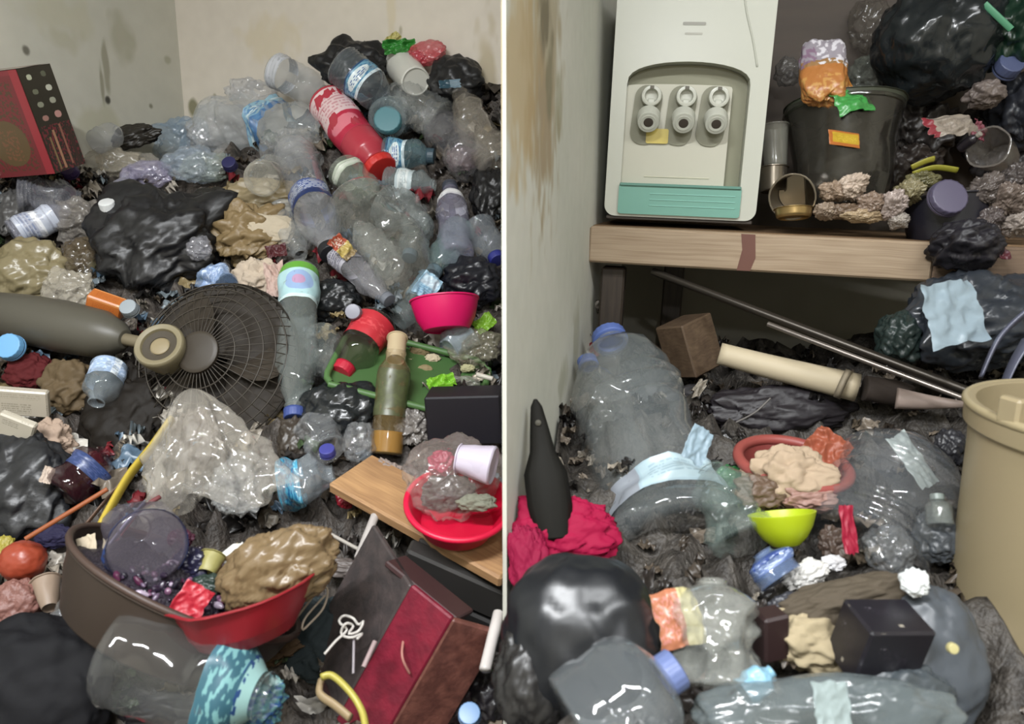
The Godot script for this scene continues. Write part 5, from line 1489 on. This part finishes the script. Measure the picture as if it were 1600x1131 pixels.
func build_left_more():
	bag(282, 842, 20, 16, "pink_wrapper", "plum wrapper between the dark rounded bottle and the beads", film("4a2034", 0.35), {"seed": 251, "lift": 16.0, "cat": "wrapper"})
	bag(262, 892, 24, 14, "dark_wrapper", "blue-black wrapper under the dark rounded bottle in the tub", film("262a44", 0.35), {"seed": 252, "lift": 18.0, "cat": "wrapper"})
	bag(292, 918, 18, 12, "grey_scrap", "grey foil scrap at the tub's front rim", film("6a6a66", 0.3, 0.5), {"seed": 253, "lift": 21.0, "cat": "scrap"})
	bag(325, 915, 26, 18, "dark_wrapper", "dark green wrapper beside the crushed red bowl in the tub", film("28342e", 0.35), {"seed": 254, "lift": 15.0, "cat": "wrapper"})
	bag(190, 880, 20, 16, "brown_wrapper", "brown wrapper under the cream paper tag in the tub", film("4c3a30", 0.4), {"seed": 255, "lift": 16.0, "cat": "wrapper"})
	bar([[176, 852, 0.19], [215, 800, 0.19], [250, 776, 0.18]], 4, "red_tube", "dull red thin tube curving round the dark rounded bottle", "tube", pl("6a3638", 0.5))
	bag(352, 205, 60, 44, "clear_bag", "hazy clear bag at the left end of the large clear bottle", cl("c6c8cc", 0.34, 0.08, 0.5), {"seed": 231, "lift": 1.6, "facet": 0.8, "amp": 0.2})
	bag(300, 258, 44, 30, "clear_bag", "bluish clear film below the pale blue bag", cl("a6b4c4", 0.36, 0.08, 0.5), {"seed": 232, "lift": 1.0, "facet": 0.8, "amp": 0.25})
	bag(208, 262, 44, 24, "clear_bag", "hazy cream film between the beige bag and the lilac film", cl("bfb9ae", 0.4, 0.1, 0.5), {"seed": 233, "lift": 1.2, "facet": 0.8, "amp": 0.25})
	bottle(610, 420, 560, 352, 24, "water_bottle", "clear dented bottle on top of the large crushed bottle", {"mat": cl("b4b8b4", 0.22, 0.05, 0.0), "lift": 3.2, "crush": 0.25})
	bottle(420, 232, 500, 250, 26, "water_bottle", "clear bottle under the large clear bottle's middle", {"mat": cl("bcc0c2", 0.24, 0.05, 0.0), "lift": 1.0, "crush": 0.25})
	bottle(655, 345, 640, 400, 24, "water_bottle", "clear bottle beside the upright lilac-tinted bottle", {"mat": cl("9aa6a6", 0.26, 0.05, 0.0), "lift": 1.0, "crush": 0.2, "cap": "5a6870"})
	bottle(500, 520, 516, 590, 26, "water_bottle", "clear crumpled bottle left of the red-labelled cola bottle", {"mat": cl("8f9896", 0.24, 0.05, 0.0), "lift": 1.0, "crush": 0.3})
	bag(118, 985, 44, 50, "clear_bag", "grey clear bag between the ribbed cup and the brown tub", cl("7c7a78", 0.4, 0.1, 0.5), {"seed": 239, "lift": 0.6, "facet": 0.8})
	bag(560, 690, 26, 34, "clear_bag", "clear wrinkled film at the foot of the glossy black bag", cl("9a9c9e", 0.35, 0.06, 0.6), {"seed": 240, "lift": 1.4, "facet": 0.8})
	bag(462, 690, 30, 40, "dark_bag", "grey-brown film right of the big clear bag", film("3a332c", 0.4, 0.4), {"seed": 241, "lift": 0.3})

func build_right_things():
	build_on_shelf()
	build_under_shelf()

func build_on_shelf():
	var d := 1.60
	var steel := pl("7c7468", 0.25, 0.85)
	# beside the dispenser
	cup(1212, 262, 1210, 196, 17, 21, "glass_tumbler", "murky glass tumbler standing behind the steel mug, next to the dispenser", cl("8b8a80", 0.4, 0.08, 0.0), {"d": 1.66, "crush": 0.0})
	cup(1208, 300, 1208, 262, 20, 22, "dark_cup", "dark metal cup under the murky tumbler, next to the dispenser", steel, {"d": 1.66, "crush": 0.0})
	cup(1246, 300, 1238, 308, 30, 33, "steel_mug", "steel mug tipped over with its open mouth to the room", steel, {"d": 1.58, "d0": 0.075, "d1": -0.02, "crush": 0.02})
	cup(1240, 341, 1240, 326, 26, 28, "brass_lid", "brassy lid lying under the tipped steel mug", pl("a38a5c", 0.3, 0.8), {"d": 1.55, "crush": 0.0, "cat": "lid"})
	bag(1230, 112, 20, 22, "clear_bag", "dim grey bag hanging behind the dispenser's top right corner", cl("6c6a68", 0.6, 0.2, 0.3), {"d": 1.8, "seed": 301})
	# the tub with the yellow label
	cup(1316, 330, 1318, 172, 58, 86, "clear_tub", "smoky clear tub with a yellow sticker on the shelf", cl("38352f", 0.6, 0.12, 0.0), {"d": 1.66, "crush": 0.05, "cat": "tub"})
	cup(1318, 180, 1318, 166, 86, 88, "tub_lid", "dull green rim lid on the smoky clear tub", pl("3c4034", 0.4), {"d": 1.66, "crush": 0.03, "cat": "lid"})
	sheet(1319, 217, 56, 24, 0, "yellow_sticker", "yellow and orange sticker on the smoky clear tub", "sticker", printed("ysticker", "b08a2c", [[0, 0, 1, 1, "a8622c"], [0.12, 0.12, 0.98, 0.8, "b5952c"], [0.3, 0.3, 0.9, 0.7, "c4a83c", "specks"]]), {"d": 1.545, "amp": 0.03, "tip": -8, "turn": 16, "ragged": 0.02})
	bag(1316, 250, 58, 60, "dark_bag", "dark contents of the smoky clear tub on the shelf", film("2a2520", 0.5, 0.5), {"d": 1.68, "seed": 305, "rz": 0.7})
	bag(1286, 114, 34, 56, "snack_packet", "silver and orange snack packet sticking out of the smoky tub", printed("packet", "8c6a44", [[0, 0, 1, 0.45, "8e8890"], [0, 0.1, 1, 0.5, "c9c6cc", "specks"], [0.3, 0.3, 0.9, 0.5, "7c6478", "specks"], [0, 0.5, 1, 1, "a36a38"], [0, 0.6, 1, 1, "b5884c", "specks"]], 128, 128), {"d": 1.58, "facet": 0.3, "power": 4.5, "seed": 306, "amp": 0.12, "fold": 0.12, "rz": 0.35, "turn": -20, "roll": -6, "cat": "packet", "part": "foil"})
	sheet(1310, 110, 26, 92, 8, "snack_packet", "flat orange packet behind the silver snack packet", "packet", printed("flat_o", "b0793c", [[0.2, 0.0, 1, 1, "a86a2c", "specks"]]), {"d": 1.66, "amp": 0.15})
	sheet(1336, 154, 62, 42, 18, "snack_wrapper", "green wrapper draped over the smoky tub's rim", "wrapper", film("3f8a44", 0.3, 0.3), {"d": 1.535, "amp": 0.12, "curl": 0.3, "ragged": 0.05})
	bag(1360, 118, 32, 30, "clear_bag", "dim grey-green bag behind the green wrapper", cl("6f746c", 0.6, 0.2, 0.4), {"d": 1.74, "seed": 309})
	bag(1360, 40, 30, 44, "clear_bag", "dim clear film hanging above the grey-green bag", cl("6a645c", 0.4, 0.2, 0.4), {"d": 1.8, "seed": 310})
	# bags at the top
	bag(1462, 66, 92, 84, "black_bag", "big shiny black bag at the top of the shelf's clutter", film("1c2022", 0.22, 0.4, 5.0), {"d": 1.62, "seed": 311, "facet": 0.3, "amp": 0.12, "fold": 0.1, "rz": 0.6})
	bag(1572, 40, 52, 66, "green_bag", "dark green plastic bag at the top right corner", film("12291e", 0.3, 0.4), {"d": 1.6, "seed": 312, "amp": 0.2})
	bar([[1538, 6, 1.50], [1580, 46, 1.50]], 5, "green_strip", "light green strip across the dark green bag", "strip", pl("4f8a6a", 0.4), {"depth": true, "flat": 0.4})
	loose_cap(1572, 108, 19, "bottle_cap", "slate blue cap under the dark green bag", "4a5270", {"d": 1.58, "tip": 70})
	bag(1590, 170, 40, 60, "dark_bag", "dark slate bag at the right edge under the slate blue cap", film("26282e", 0.4, 0.4), {"d": 1.66, "seed": 315})
	# cartons and clutter at the right
	sheet(1492, 192, 92, 40, 14, "paper_carton", "crushed pale carton with a red edge below the shiny black bag", "carton", printed("ccart", "8f857a", [[0, 0, 0.14, 1, "7c2c34"], [0.2, 0.2, 0.9, 0.8, "7c7268", "specks"]]), {"d": 1.53, "amp": 0.14, "curl": 0.4, "ragged": 0.14})
	bag(1540, 148, 30, 20, "grey_wrapper", "grey-brown crumpled wrapper above the crushed pale carton", film("6b615c", 0.5, 0.7, 10.0), {"d": 1.6, "seed": 318, "cat": "wrapper"})
	sheet(1530, 205, 26, 34, -30, "red_tag", "muted red tag beside the crushed pale carton", "tag", pl("6c3640", 0.5), {"d": 1.55})
	cup(1568, 250, 1544, 230, 24, 30, "clear_cup", "dirty clear cup tipped beside the muted red tag", cl("77706a", 0.5, 0.15, 0.1), {"d": 1.55, "d0": 0.06, "d1": -0.02})
	bottle_at(at_depth(1500, 232, 1.56), at_depth(1530, 210, 1.52), 0.010, "pen_barrel", "dark pen-like tube pointing up beside the dirty cup", {"kind": "smooth", "mat": pl("242024", 0.3), "cat": "tube", "crush": 0.0, "cap": "8a857c"})
	bar([[1424, 262, 1.53], [1446, 252, 1.52], [1460, 248, 1.52]], 5, "yellow_strip", "short upper yellow-green strip above the dark pot", "strip", pl("8a8432", 0.4), {"depth": true, "flat": 0.4})
	bar([[1426, 272, 1.52], [1460, 262, 1.51], [1496, 266, 1.51]], 5, "yellow_strip", "long lower yellow-green strip over the dark pot's lid", "strip", pl("86822f", 0.4), {"depth": true, "flat": 0.4})
	cup(1482, 380, 1480, 312, 56, 66, "dark_pot", "dark navy pot with a purple-grey lid at the shelf's edge", pl("1b1a22", 0.4), {"d": 1.53, "crush": 0.02, "cat": "pot"})
	loose_cap(1480, 310, 28, "round_lid", "purple-grey round lid on the dark navy pot", "4f4a5e", {"d": 1.43, "tip": 78, "tall": 0.35, "cat": "lid"})
	bag(1506, 382, 52, 36, "dark_bag", "black bag sagging over the shelf's front edge", film("1c1a20", 0.5, 0.3), {"d": 1.42, "seed": 327, "lobes": [[-60, 0.3, 0.4]]})
	sheet(1566, 392, 20, 30, 10, "red_tag", "dark maroon tag hanging under the shelf's clutter at the right", "tag", pl("4a1c24", 0.5), {"d": 1.40})
	# glinting scraps along the front of the shelf
	var bits := [[1300, 300, 20, 14, "8f7c6a"], [1330, 292, 22, 18, "b5a494"], [1362, 318, 24, 16, "7c6a5c"], [1396, 322, 20, 22, "a3958e"], [1318, 330, 26, 12, "6c5a4a"], [1350, 338, 30, 10, "a08c70"], [1420, 300, 22, 18, "7c7458"], [1290, 330, 18, 12, "8a7a6a"], [1405, 345, 14, 12, "9c948c"], [1538, 300, 28, 22, "5c5450"], [1570, 312, 26, 26, "6c6058"], [1590, 350, 24, 18, "8a8078"], [1590, 280, 26, 24, "4c4644"], [1440, 285, 26, 16, "5c583c"], [1545, 345, 22, 18, "544c4a"]]
	var names := ["crumpled brown foil scrap between the steel mug and the tub", "pale triangular foil scrap in front of the smoky tub", "brown foil scrap right of the pale triangular one", "whitish foil scrap left of the dark navy pot", "dark foil scrap at the shelf's front under the pale triangular one", "long brassy foil scrap on the shelf's front edge", "olive wrapper scrap above the whitish foil", "small tan foil scrap beside the brassy lid", "small pale scrap at the edge, left of the black sagging bag", "grey-brown scrap right of the purple-grey lid", "tan-grey scrap further right of the purple-grey lid", "pale scrap at the shelf's right end", "dark grey scrap under the dirty clear cup", "olive scrap under the yellow-green strips", "dark scrap right of the dark navy pot"]
	for i in bits.size():
		var q: Array = bits[i]
		bag(q[0], q[1], q[2], q[3], "foil_scrap", names[i], film(q[4], 0.22, 0.9, 14.0), {"d": shelf_depth(q[0]) + 0.02, "seed": 330 + i, "amp": 0.2, "fold": 0.4, "rz": 0.8, "facet": 1.0, "cat": "scrap", "part": "foil", "group": "foil scraps on the shelf"})
	for i in 6:
		var q: Array = [[1450, 210, 40, 40, "2a2624"], [1410, 190, 34, 44, "2e2a28"], [1430, 250, 40, 30, "332c28"], [1550, 200, 50, 46, "2c2828"], [1380, 260, 30, 40, "332d2a"], [1570, 260, 44, 40, "2b2828"]][i]
		bag(q[0], q[1], q[2], q[3], "dark_bag", ["dark brown bag below the shiny black bag", "black-brown bag right of the smoky tub", "brown-black bag above the yellow-green strips", "dark bag behind the muted red tag", "dark bag squeezed against the smoky tub", "dark bag behind the dirty clear cup"][i], film(q[4], 0.45, 0.5), {"d": 1.75, "seed": 350 + i, "amp": 0.3})

func build_under_shelf():
	# rods and roll propped under the shelf
	bar([[1020, 424, 1.62], [1515, 612, 1.30]], 6, "metal_rod", "long dark metal rod slanting down below the shelf", "rod", pl("3a352f", 0.35, 0.6), {"depth": true})
	bar([[1200, 506, 1.46], [1515, 626, 1.26]], 4, "metal_tube", "thin grey metal tube lying along the dark rod", "rod", pl("77706a", 0.3, 0.7), {"depth": true})
	bar([[1124, 552, 1.52], [1200, 572, 1.50], [1340, 606, 1.45]], [17, 21], "white_roll", "long cream-white roll with a pointed end under the shelf", "roll", pl("b5a88e", 0.6), {"depth": true, "seg": 20})
	bar([[1312, 598, 1.445], [1322, 602, 1.44]], 24, "dark_band", "dark band round the cream-white roll", "band", pl("8a7f6c", 0.6), {"depth": true, "seg": 20})
	bar([[1350, 606, 1.44], [1400, 614, 1.43], [1420, 622, 1.42]], 20, "dark_cloth", "dark brown cloth tied round the cream-white roll", "cloth", pl("332a24", 0.8), {"depth": true, "seg": 16})
	bar([[1400, 622, 1.40], [1450, 628, 1.38], [1508, 632, 1.36]], [17, 5], "white_tip", "pinkish white tapered tip past the dark cloth on the roll", "roll", pl("a08f86", 0.5), {"depth": true, "seg": 18})
	carton(1078, 540, 66, 84, 60, 18, "wooden_block", "blurred brown wooden block behind the roll's tip", "block", wood_mat("4a3a2c", "64523f", 12.0), {"d": 1.64, "tip": 10, "turn": 30})
	bag(1222, 640, 110, 40, "dark_tarp", "dark violet-black tarp below the cream-white roll", film("1e1a1e", 0.5, 0.4), {"d": 1.5, "seed": 401, "amp": 0.2, "rz": 0.7, "cat": "tarp"})
	bag(1050, 640, 60, 44, "dark_tarp", "dark grey tarp behind the big blue-capped jug", film("2c2a2c", 0.5, 0.4), {"d": 1.62, "seed": 402, "amp": 0.2, "cat": "tarp"})
	bar([[1150, 660, 1.42], [1180, 644, 1.42], [1204, 622, 1.42]], 1.5, "thin_wire", "thin grey wire curving over the dark tarp", "wire", pl("5c5854", 0.5), {"depth": true})
	# bag with a pale blue sheet at the right
	bag(1530, 500, 118, 82, "grey_bag", "dark slate plastic bag with a pale sheet, hanging below the shelf", film("2c3036", 0.3, 0.6, 5.0), {"d": 1.42, "seed": 405, "amp": 0.2, "fold": 0.2, "rz": 0.5})
	bag(1404, 528, 32, 40, "green_bag", "dark green bag left of the pale blue sheet", film("1f2b29", 0.4, 0.3), {"d": 1.42, "seed": 406})
	sheet(1490, 488, 112, 100, 12, "blue_sheet", "pale blue plastic sheet on the dark slate bag", "sheet", film("8696a0", 0.35, 0.1), {"d": 1.25, "amp": 0.06, "tip": -8, "turn": 20})
	for q in [[[1600, 490, 1.25], [1560, 530, 1.25], [1532, 590, 1.25]], [[1606, 530, 1.25], [1582, 570, 1.25], [1562, 618, 1.25]]]:
		bar(q, [20, 12], "bag_strap", ["long grey-violet strap of twisted film hanging beside the blue sheet", "shorter grey-violet strap of twisted film at the right edge"][0 if q[0][1] == 490 else 1], "strap", film("5c5e6e", 0.3, 0.3), {"depth": true, "flat": 0.25, "seg": 14})
	# cream bin
	var c := at_depth(1790, 652, 0.97)
	var k := 0.97 / F
	var bin := thing("cream_bin", "tall cream plastic bin cut by the right edge", "bin", c, Basis(Vector3(0, 0, 1), deg_to_rad(-1.5)))
	var br := 240.0 * k
	var pr := [Vector2(0, -0.5), Vector2(br * 0.9, -0.5), Vector2(br * 0.92, -0.48), Vector2(br * 0.975, -0.06), Vector2(br * 0.985, -0.035), Vector2(br * 1.02, -0.03), Vector2(br * 1.03, -0.006), Vector2(br * 1.0, 0.002), Vector2(br * 0.955, 0.0), Vector2(br * 0.95, -0.04), Vector2(br * 0.88, -0.47), Vector2(0, -0.47)]
	part("shell", lathe(pr, 64), pl("93866a", 0.4), bin)
	part("rim", sweep(circle_path(br * 1.015, -0.003, 48), 0.006, 8), pl("998c6e", 0.4), bin)
	part("rim_grip", box_mesh(Vector3(0.016, 0.034, 0.03), 0.006), pl("93866a", 0.4), bin, Transform3D(Basis(Vector3(0, 1, 0), 0.3), Vector3(-br * 0.985, 0.012, 0.03)))
	# big jug with the blue cap
	bottle(1062, 850, 952, 528, 92, "large_jug", "big clear jug with a large blue cap leaning on the partition", {"kind": "jug", "mat": cl("9aa2a4", 0.27, 0.05, 0.0), "cap": "5a70b0", "label": printed("jugl", "9db2bc", [[0, 0, 0.4, 1, "8b9098"], [0.42, 0.05, 0.98, 0.95, "a9bec6"], [0.46, 0.2, 0.9, 0.8, "93a9b4", "lines"]], 128, 48), "span": [0.11, 0.21], "arc": 190.0, "lift": 0.6, "crush": 0.12, "slope": 0.35})
	sheet(1090, 695, 40, 60, -28, "label_scrap", "pale blue label flap at the shoulder of the big blue-capped jug", "label", pl("8397a4", 0.4), {"lift": 0.22, "amp": 0.06})
	bottle(1000, 830, 918, 566, 52, "large_jug", "second clear jug with a smaller blue cap behind the big one on the partition", {"kind": "jug", "mat": cl("8f9290", 0.22, 0.05, 0.0), "cap": "5d6fa6", "lift": 0.2, "crush": 0.1, "slope": 0.35})
	# black pointed thing and red cloth
	var us := S(862, 810, 0.06)
	var uk := m_per_px(us)
	var um := thing("folded_umbrella", "black pointed folded umbrella tied in the red cloth, against the partition", "umbrella", us, view_basis(deg_to_rad(4.0), deg_to_rad(-12.0)))
	part("canopy", lathe([Vector2(0, -40 * uk), Vector2(30 * uk, -30 * uk), Vector2(38 * uk, 20 * uk), Vector2(37 * uk, 70 * uk), Vector2(22 * uk, 105 * uk), Vector2(15 * uk, 150 * uk), Vector2(10 * uk, 178 * uk), Vector2(3 * uk, 190 * uk), Vector2(0, 190 * uk)], 18, func(q): return Vector3(q.x * (0.85 + 0.08 * cos(atan2(q.z, q.x) * 8.0)) + q.y * -0.06, q.y, q.z * 0.55 * (1.0 + 0.08 * sin(atan2(q.z, q.x) * 8.0)))), film("181714", 0.75, 0.15), um)
	part("tip_eyelet", lathe([Vector2(0, -0.004), Vector2(5 * uk, -0.002), Vector2(5 * uk, 0.002), Vector2(0, 0.004)], 14), pl("4c4a42", 0.4), um, Transform3D(Basis(Vector3(1, 0, 0), PI / 2), Vector3(-10 * uk, 150 * uk, 9 * uk)))
	bag(884, 832, 82, 58, "red_cloth", "crimson cloth bunched round the black umbrella", film("8c0f36", 0.7, 0.5, 6.0), {"seed": 421, "amp": 0.2, "fold": 0.25, "facet": 0.7, "rz": 0.5, "lift": 0.8, "cat": "cloth", "part": "fabric", "lobes": [[130, 0.2, 0.4], [-155, 0.25, 0.4]]})
	bag(826, 880, 32, 64, "red_cloth", "trailing end of crimson cloth down the partition", film("7c1234", 0.7, 0.5, 6.0), {"seed": 422, "amp": 0.2, "fold": 0.25, "facet": 0.7, "lift": 0.4, "cat": "cloth", "part": "fabric", "roll": 8})
	bag(908, 995, 122, 128, "black_bag", "big smooth black bag in front of the crimson cloth", film("16181c", 0.33, 0.0), {"seed": 423, "facet": 0.0, "amp": 0.06, "fold": 0.0, "rz": 0.7, "lift": 0.5, "ff": 1.3})
	bag(830, 1060, 60, 90, "black_bag", "black bag hugging the partition beside the smooth black bag", film("1e1d1d", 0.4, 0.2), {"seed": 424, "amp": 0.15, "lift": 0.3})
	# crushed clear bottle and small wrapper
	bottle(1120, 1075, 1112, 905, 72, "large_bottle", "crushed clear bottle right of the big smooth black bag", {"kind": "carboy", "mat": cl("a9aca6", 0.38, 0.05, 0.0), "lift": 1.0, "crush": 0.3, "slope": 0.3})
	sheet(1068, 962, 76, 88, 12, "snack_wrapper", "orange-pink and cream wrapper beside the big smooth black bag", "wrapper", printed("ow", "b59a78", [[0, 0, 0.5, 1, "a3684c"], [0.0, 0.1, 0.5, 0.9, "b5786c", "specks"], [0.5, 0, 1, 1, "b5ad80"]]), {"seed": 432, "lift": 0.1, "amp": 0.1, "curl": 0.5, "ragged": 0.06})
	bottle(905, 1150, 1048, 1050, 92, "large_jug", "grey clear jug with blue cap cut by the bottom edge", {"kind": "carboy", "mat": cl("7e8488", 0.4, 0.05, 0.0), "cap": "5f6d98", "lift": 0.9, "crush": 0.06, "slope": 0.3})
	bottle(1160, 1082, 1206, 1048, 22, "blue_tube", "pale blue squeezed tube at the bottom, beside the crushed bottle", {"cat": "tube", "kind": "smooth", "mat": pl("7ba4b8", 0.3), "lift": 3.0, "crush": 0.2, "slope": 0.3})
	bag(1290, 1118, 210, 62, "clear_bag", "wide grey clear bag along the bottom edge", cl("6d7678", 0.7, 0.12, 0.3, 4.0), {"seed": 436, "facet": 0.15, "rz": 0.8, "lift": 0.6, "amp": 0.1, "fold": 0.05})
	sheet(1300, 1100, 62, 66, 2, "white_label", "pale label seen through the wide grey bag at the bottom", "label", pl("8b9898", 0.5), {"lift": 0.11, "amp": 0.04, "tip": -15})
	# middle
	bottle(1165, 850, 1110, 730, 50, "water_bottle", "greenish clear bottle between the jug and the lime bowl", {"mat": cl("8a9c96", 0.3, 0.05, 0.0), "lift": 0.7, "crush": 0.25, "slope": 0.5})
	bag(1142, 745, 24, 18, "snack_wrapper", "small green wrapper beside the coral basket", film("2f6b3c", 0.35, 0.3), {"seed": 442, "lift": 0.8, "cat": "wrapper"})
	# coral basket
	var s := S(1238, 728, 0.06)
	k = m_per_px(s)
	var bk := thing("coral_basket", "coral plastic basket with cream contents behind the lime bowl", "basket", s, view_basis(deg_to_rad(-4.0), deg_to_rad(20.0)))
	var rr := 84.0 * k
	part("shell", lathe([Vector2(0, -0.05), Vector2(rr * 0.7, -0.05), Vector2(rr * 0.95, -0.005), Vector2(rr, 0.0), Vector2(rr, 0.006), Vector2(rr * 0.93, 0.004), Vector2(rr * 0.68, -0.044), Vector2(0, -0.044)], 40), pl("75332f", 0.5), bk)
	part("rim", sweep(circle_path(rr * 0.99, 0.005, 36), 0.009, 8), pl("8c443e", 0.45), bk)
	bag(1236, 748, 70, 50, "beige_cloth", "cream crumpled cloth inside the coral basket", film("a3907a", 0.7, 0.5), {"seed": 445, "lift": 2.0, "amp": 0.3, "cat": "cloth", "part": "fabric"})
	sheet(1292, 700, 60, 60, 50, "orange_ribbon", "orange-brown ribbon tied on the coral basket's rim", "ribbon", pl("8c4a34", 0.5), {"lift": 0.1, "amp": 0.14, "ragged": 0.06})
	bag(1190, 768, 40, 28, "brown_bag", "brown crumpled bag above the lime bowl", film("5c4a3c", 0.5, 0.6), {"seed": 447, "lift": 3.0, "amp": 0.3})
	bag(1262, 778, 44, 22, "pink_wrapper", "pinkish beige wrapper above the lime bowl's rim", film("8c6c62", 0.5, 0.6), {"seed": 448, "lift": 3.6, "amp": 0.3, "cat": "wrapper"})
	# lime bowl tipped away
	s = S(1225, 822, 0.05)
	k = m_per_px(s)
	var lb := thing("lime_bowl", "lime yellow plastic bowl lying on its side", "bowl", at_depth(1228, 852, depth_of(s)), view_basis(deg_to_rad(6.0), deg_to_rad(-6.0)))
	part("shell", lathe([Vector2(0, 0.002), Vector2(18 * k, 0.002), Vector2(21 * k, 0.0), Vector2(34 * k, 12 * k), Vector2(44 * k, 28 * k), Vector2(50 * k, 44 * k), Vector2(52 * k, 50 * k), Vector2(49 * k, 50 * k), Vector2(40 * k, 26 * k), Vector2(20 * k, 0.006), Vector2(0, 0.006)], 44), pl("a8ba1c", 0.4), lb)
	sheet(1326, 828, 24, 74, 3, "red_tag", "bright red strip standing by the labelled clear jug", "tag", pl("8c1430", 0.45), {"lift": 0.1, "amp": 0.1, "tip": -10})
	bag(1305, 850, 26, 28, "brown_wrapper", "dark brown wrapper at the foot of the bright red strip", film("4a3c34", 0.5, 0.7), {"seed": 453, "lift": 0.8, "cat": "wrapper", "amp": 0.35})
	bottle(1222, 905, 1190, 862, 36, "blue_cup", "blue printed water cup crumpled below the lime bowl", {"cat": "cup", "kind": "smooth", "mat": cl("6f83a8", 0.6, 0.05, 0.0), "label": printed("bcup2", "5c6f9c", [[0, 0, 1, 0.5, "2f4380"], [0.1, 0.3, 0.9, 0.9, "9aa8c4", "specks"]]), "span": [0.35, 0.8], "lift": 1.2, "crush": 0.2, "slope": 0.4})
	bag(1262, 898, 34, 20, "foil_wad", "bright crinkled silver foil below the lime bowl", film("c4c2be", 0.2, 0.9, 14.0), {"seed": 455, "lift": 1.2, "amp": 0.2, "fold": 0.4, "facet": 1.0, "cat": "foil", "part": "foil", "roll": 25})
	bag(1302, 880, 20, 12, "foil_wad", "small flat white foil right of the crinkled silver foil", film("d0cfd2", 0.25, 0.5, 14.0), {"seed": 456, "lift": 1.6, "amp": 0.3, "cat": "foil", "part": "foil"})
	bag(1427, 910, 24, 22, "tissue_wad", "white crumpled tissue beside the cream bin", film("d2d6d6", 0.5, 0.9, 14.0), {"seed": 457, "d": 0.885, "amp": 0.2, "fold": 0.4, "facet": 1.0, "cat": "tissue", "part": "paper"})
	bottle(1340, 860, 1430, 690, 96, "large_jug", "clear jug with a pale label strip left of the cream bin", {"kind": "jug", "mat": cl("868c92", 0.24, 0.05, 0.0), "lift": 0.3, "crush": 0.08, "slope": 0.3})
	sheet(1428, 718, 44, 92, 28, "label_strip", "pale paper label strip on the clear jug by the cream bin", "label", printed("jl2", "959e9c", [[0.2, 0.1, 0.8, 0.9, "a3acaa", "lines"]]), {"lift": 0.155, "amp": 0.05, "curl": 0.1, "tip": -20, "turn": 30})
	bottle(1470, 820, 1464, 776, 18, "small_bottle", "small clear bottle with a grey cap beside the cream bin", {"kind": "smooth", "mat": cl("8f9692", 0.5, 0.05, 0.0), "cap": "848e8a", "lift": 5.0, "slope": 0.2})
	bag(1388, 860, 40, 36, "clear_bag", "dim clear bag under the labelled jug", cl("737678", 0.5, 0.1, 0.4), {"seed": 461, "lift": 0.8})
	bag(1465, 840, 36, 40, "grey_bag", "slate grey film between the labelled jug and the cream bin", film("44484c", 0.4, 0.4), {"seed": 462, "lift": 0.4})
	bag(1486, 700, 24, 30, "dark_bag", "dark bag behind the labelled jug, against the cream bin", film("2a2a2e", 0.4, 0.4), {"seed": 463, "lift": 0.3})
	# beige cloth, dark folds and black box
	bag(1264, 1000, 66, 50, "beige_shoe", "beige canvas shoe-like bundle under the grey-brown cloth", film("9c8f74", 0.75, 0.3), {"seed": 471, "lift": 1.0, "amp": 0.25, "fold": 0.15, "cat": "bundle", "part": "canvas", "roll": -20})
	bag(1330, 936, 112, 34, "brown_cloth", "grey-brown cloth draped over the black box", film("4f473c", 0.8, 0.4), {"seed": 472, "lift": 2.2, "roll": 12, "amp": 0.2, "rz": 1.2, "cat": "cloth", "part": "fabric"})
	carton(1374, 1002, 112, 104, 80, -8, "black_box", "black box with small pale marks under the grey-brown cloth", "box", printed("bbox", "1c1a20", [[0.2, 0.25, 0.3, 0.36, "5c5860", "specks"], [0.5, 0.8, 0.58, 0.88, "8a8478"], [0.3, 0.3, 0.7, 0.6, "242028", "specks"]]), {"lift": 0.07, "tip": 22, "turn": 12})
	carton(1204, 990, 44, 76, 40, 4, "maroon_box", "dark maroon box left of the beige bundle", "box", pl("2a1a1a", 0.5), {"lift": 0.05, "tip": 12})
	bag(1240, 950, 40, 24, "dark_wrapper", "dark slate wrapper above the beige bundle", film("33343a", 0.4, 0.4), {"seed": 475, "lift": 2.0, "cat": "wrapper"})
	bag(1452, 1025, 84, 112, "grey_bag", "smooth blue-grey plastic bag left of the cream bin", film("41464c", 0.38, 0.1, 4.0), {"seed": 476, "facet": 0.15, "lift": 0.5, "amp": 0.1, "fold": 0.05, "rz": 0.6})
	loose_cap(1487, 1012, 8, "small_button", "tiny cream button against the cream bin", "b0a878", {"lift": 0.14, "cat": "button", "tip": 85})
	bag(1400, 1090, 90, 60, "grey_bag", "dark grey film in front of the smooth blue-grey bag", film("3c4246", 0.35, 0.3), {"seed": 478, "lift": 0.2, "amp": 0.15})
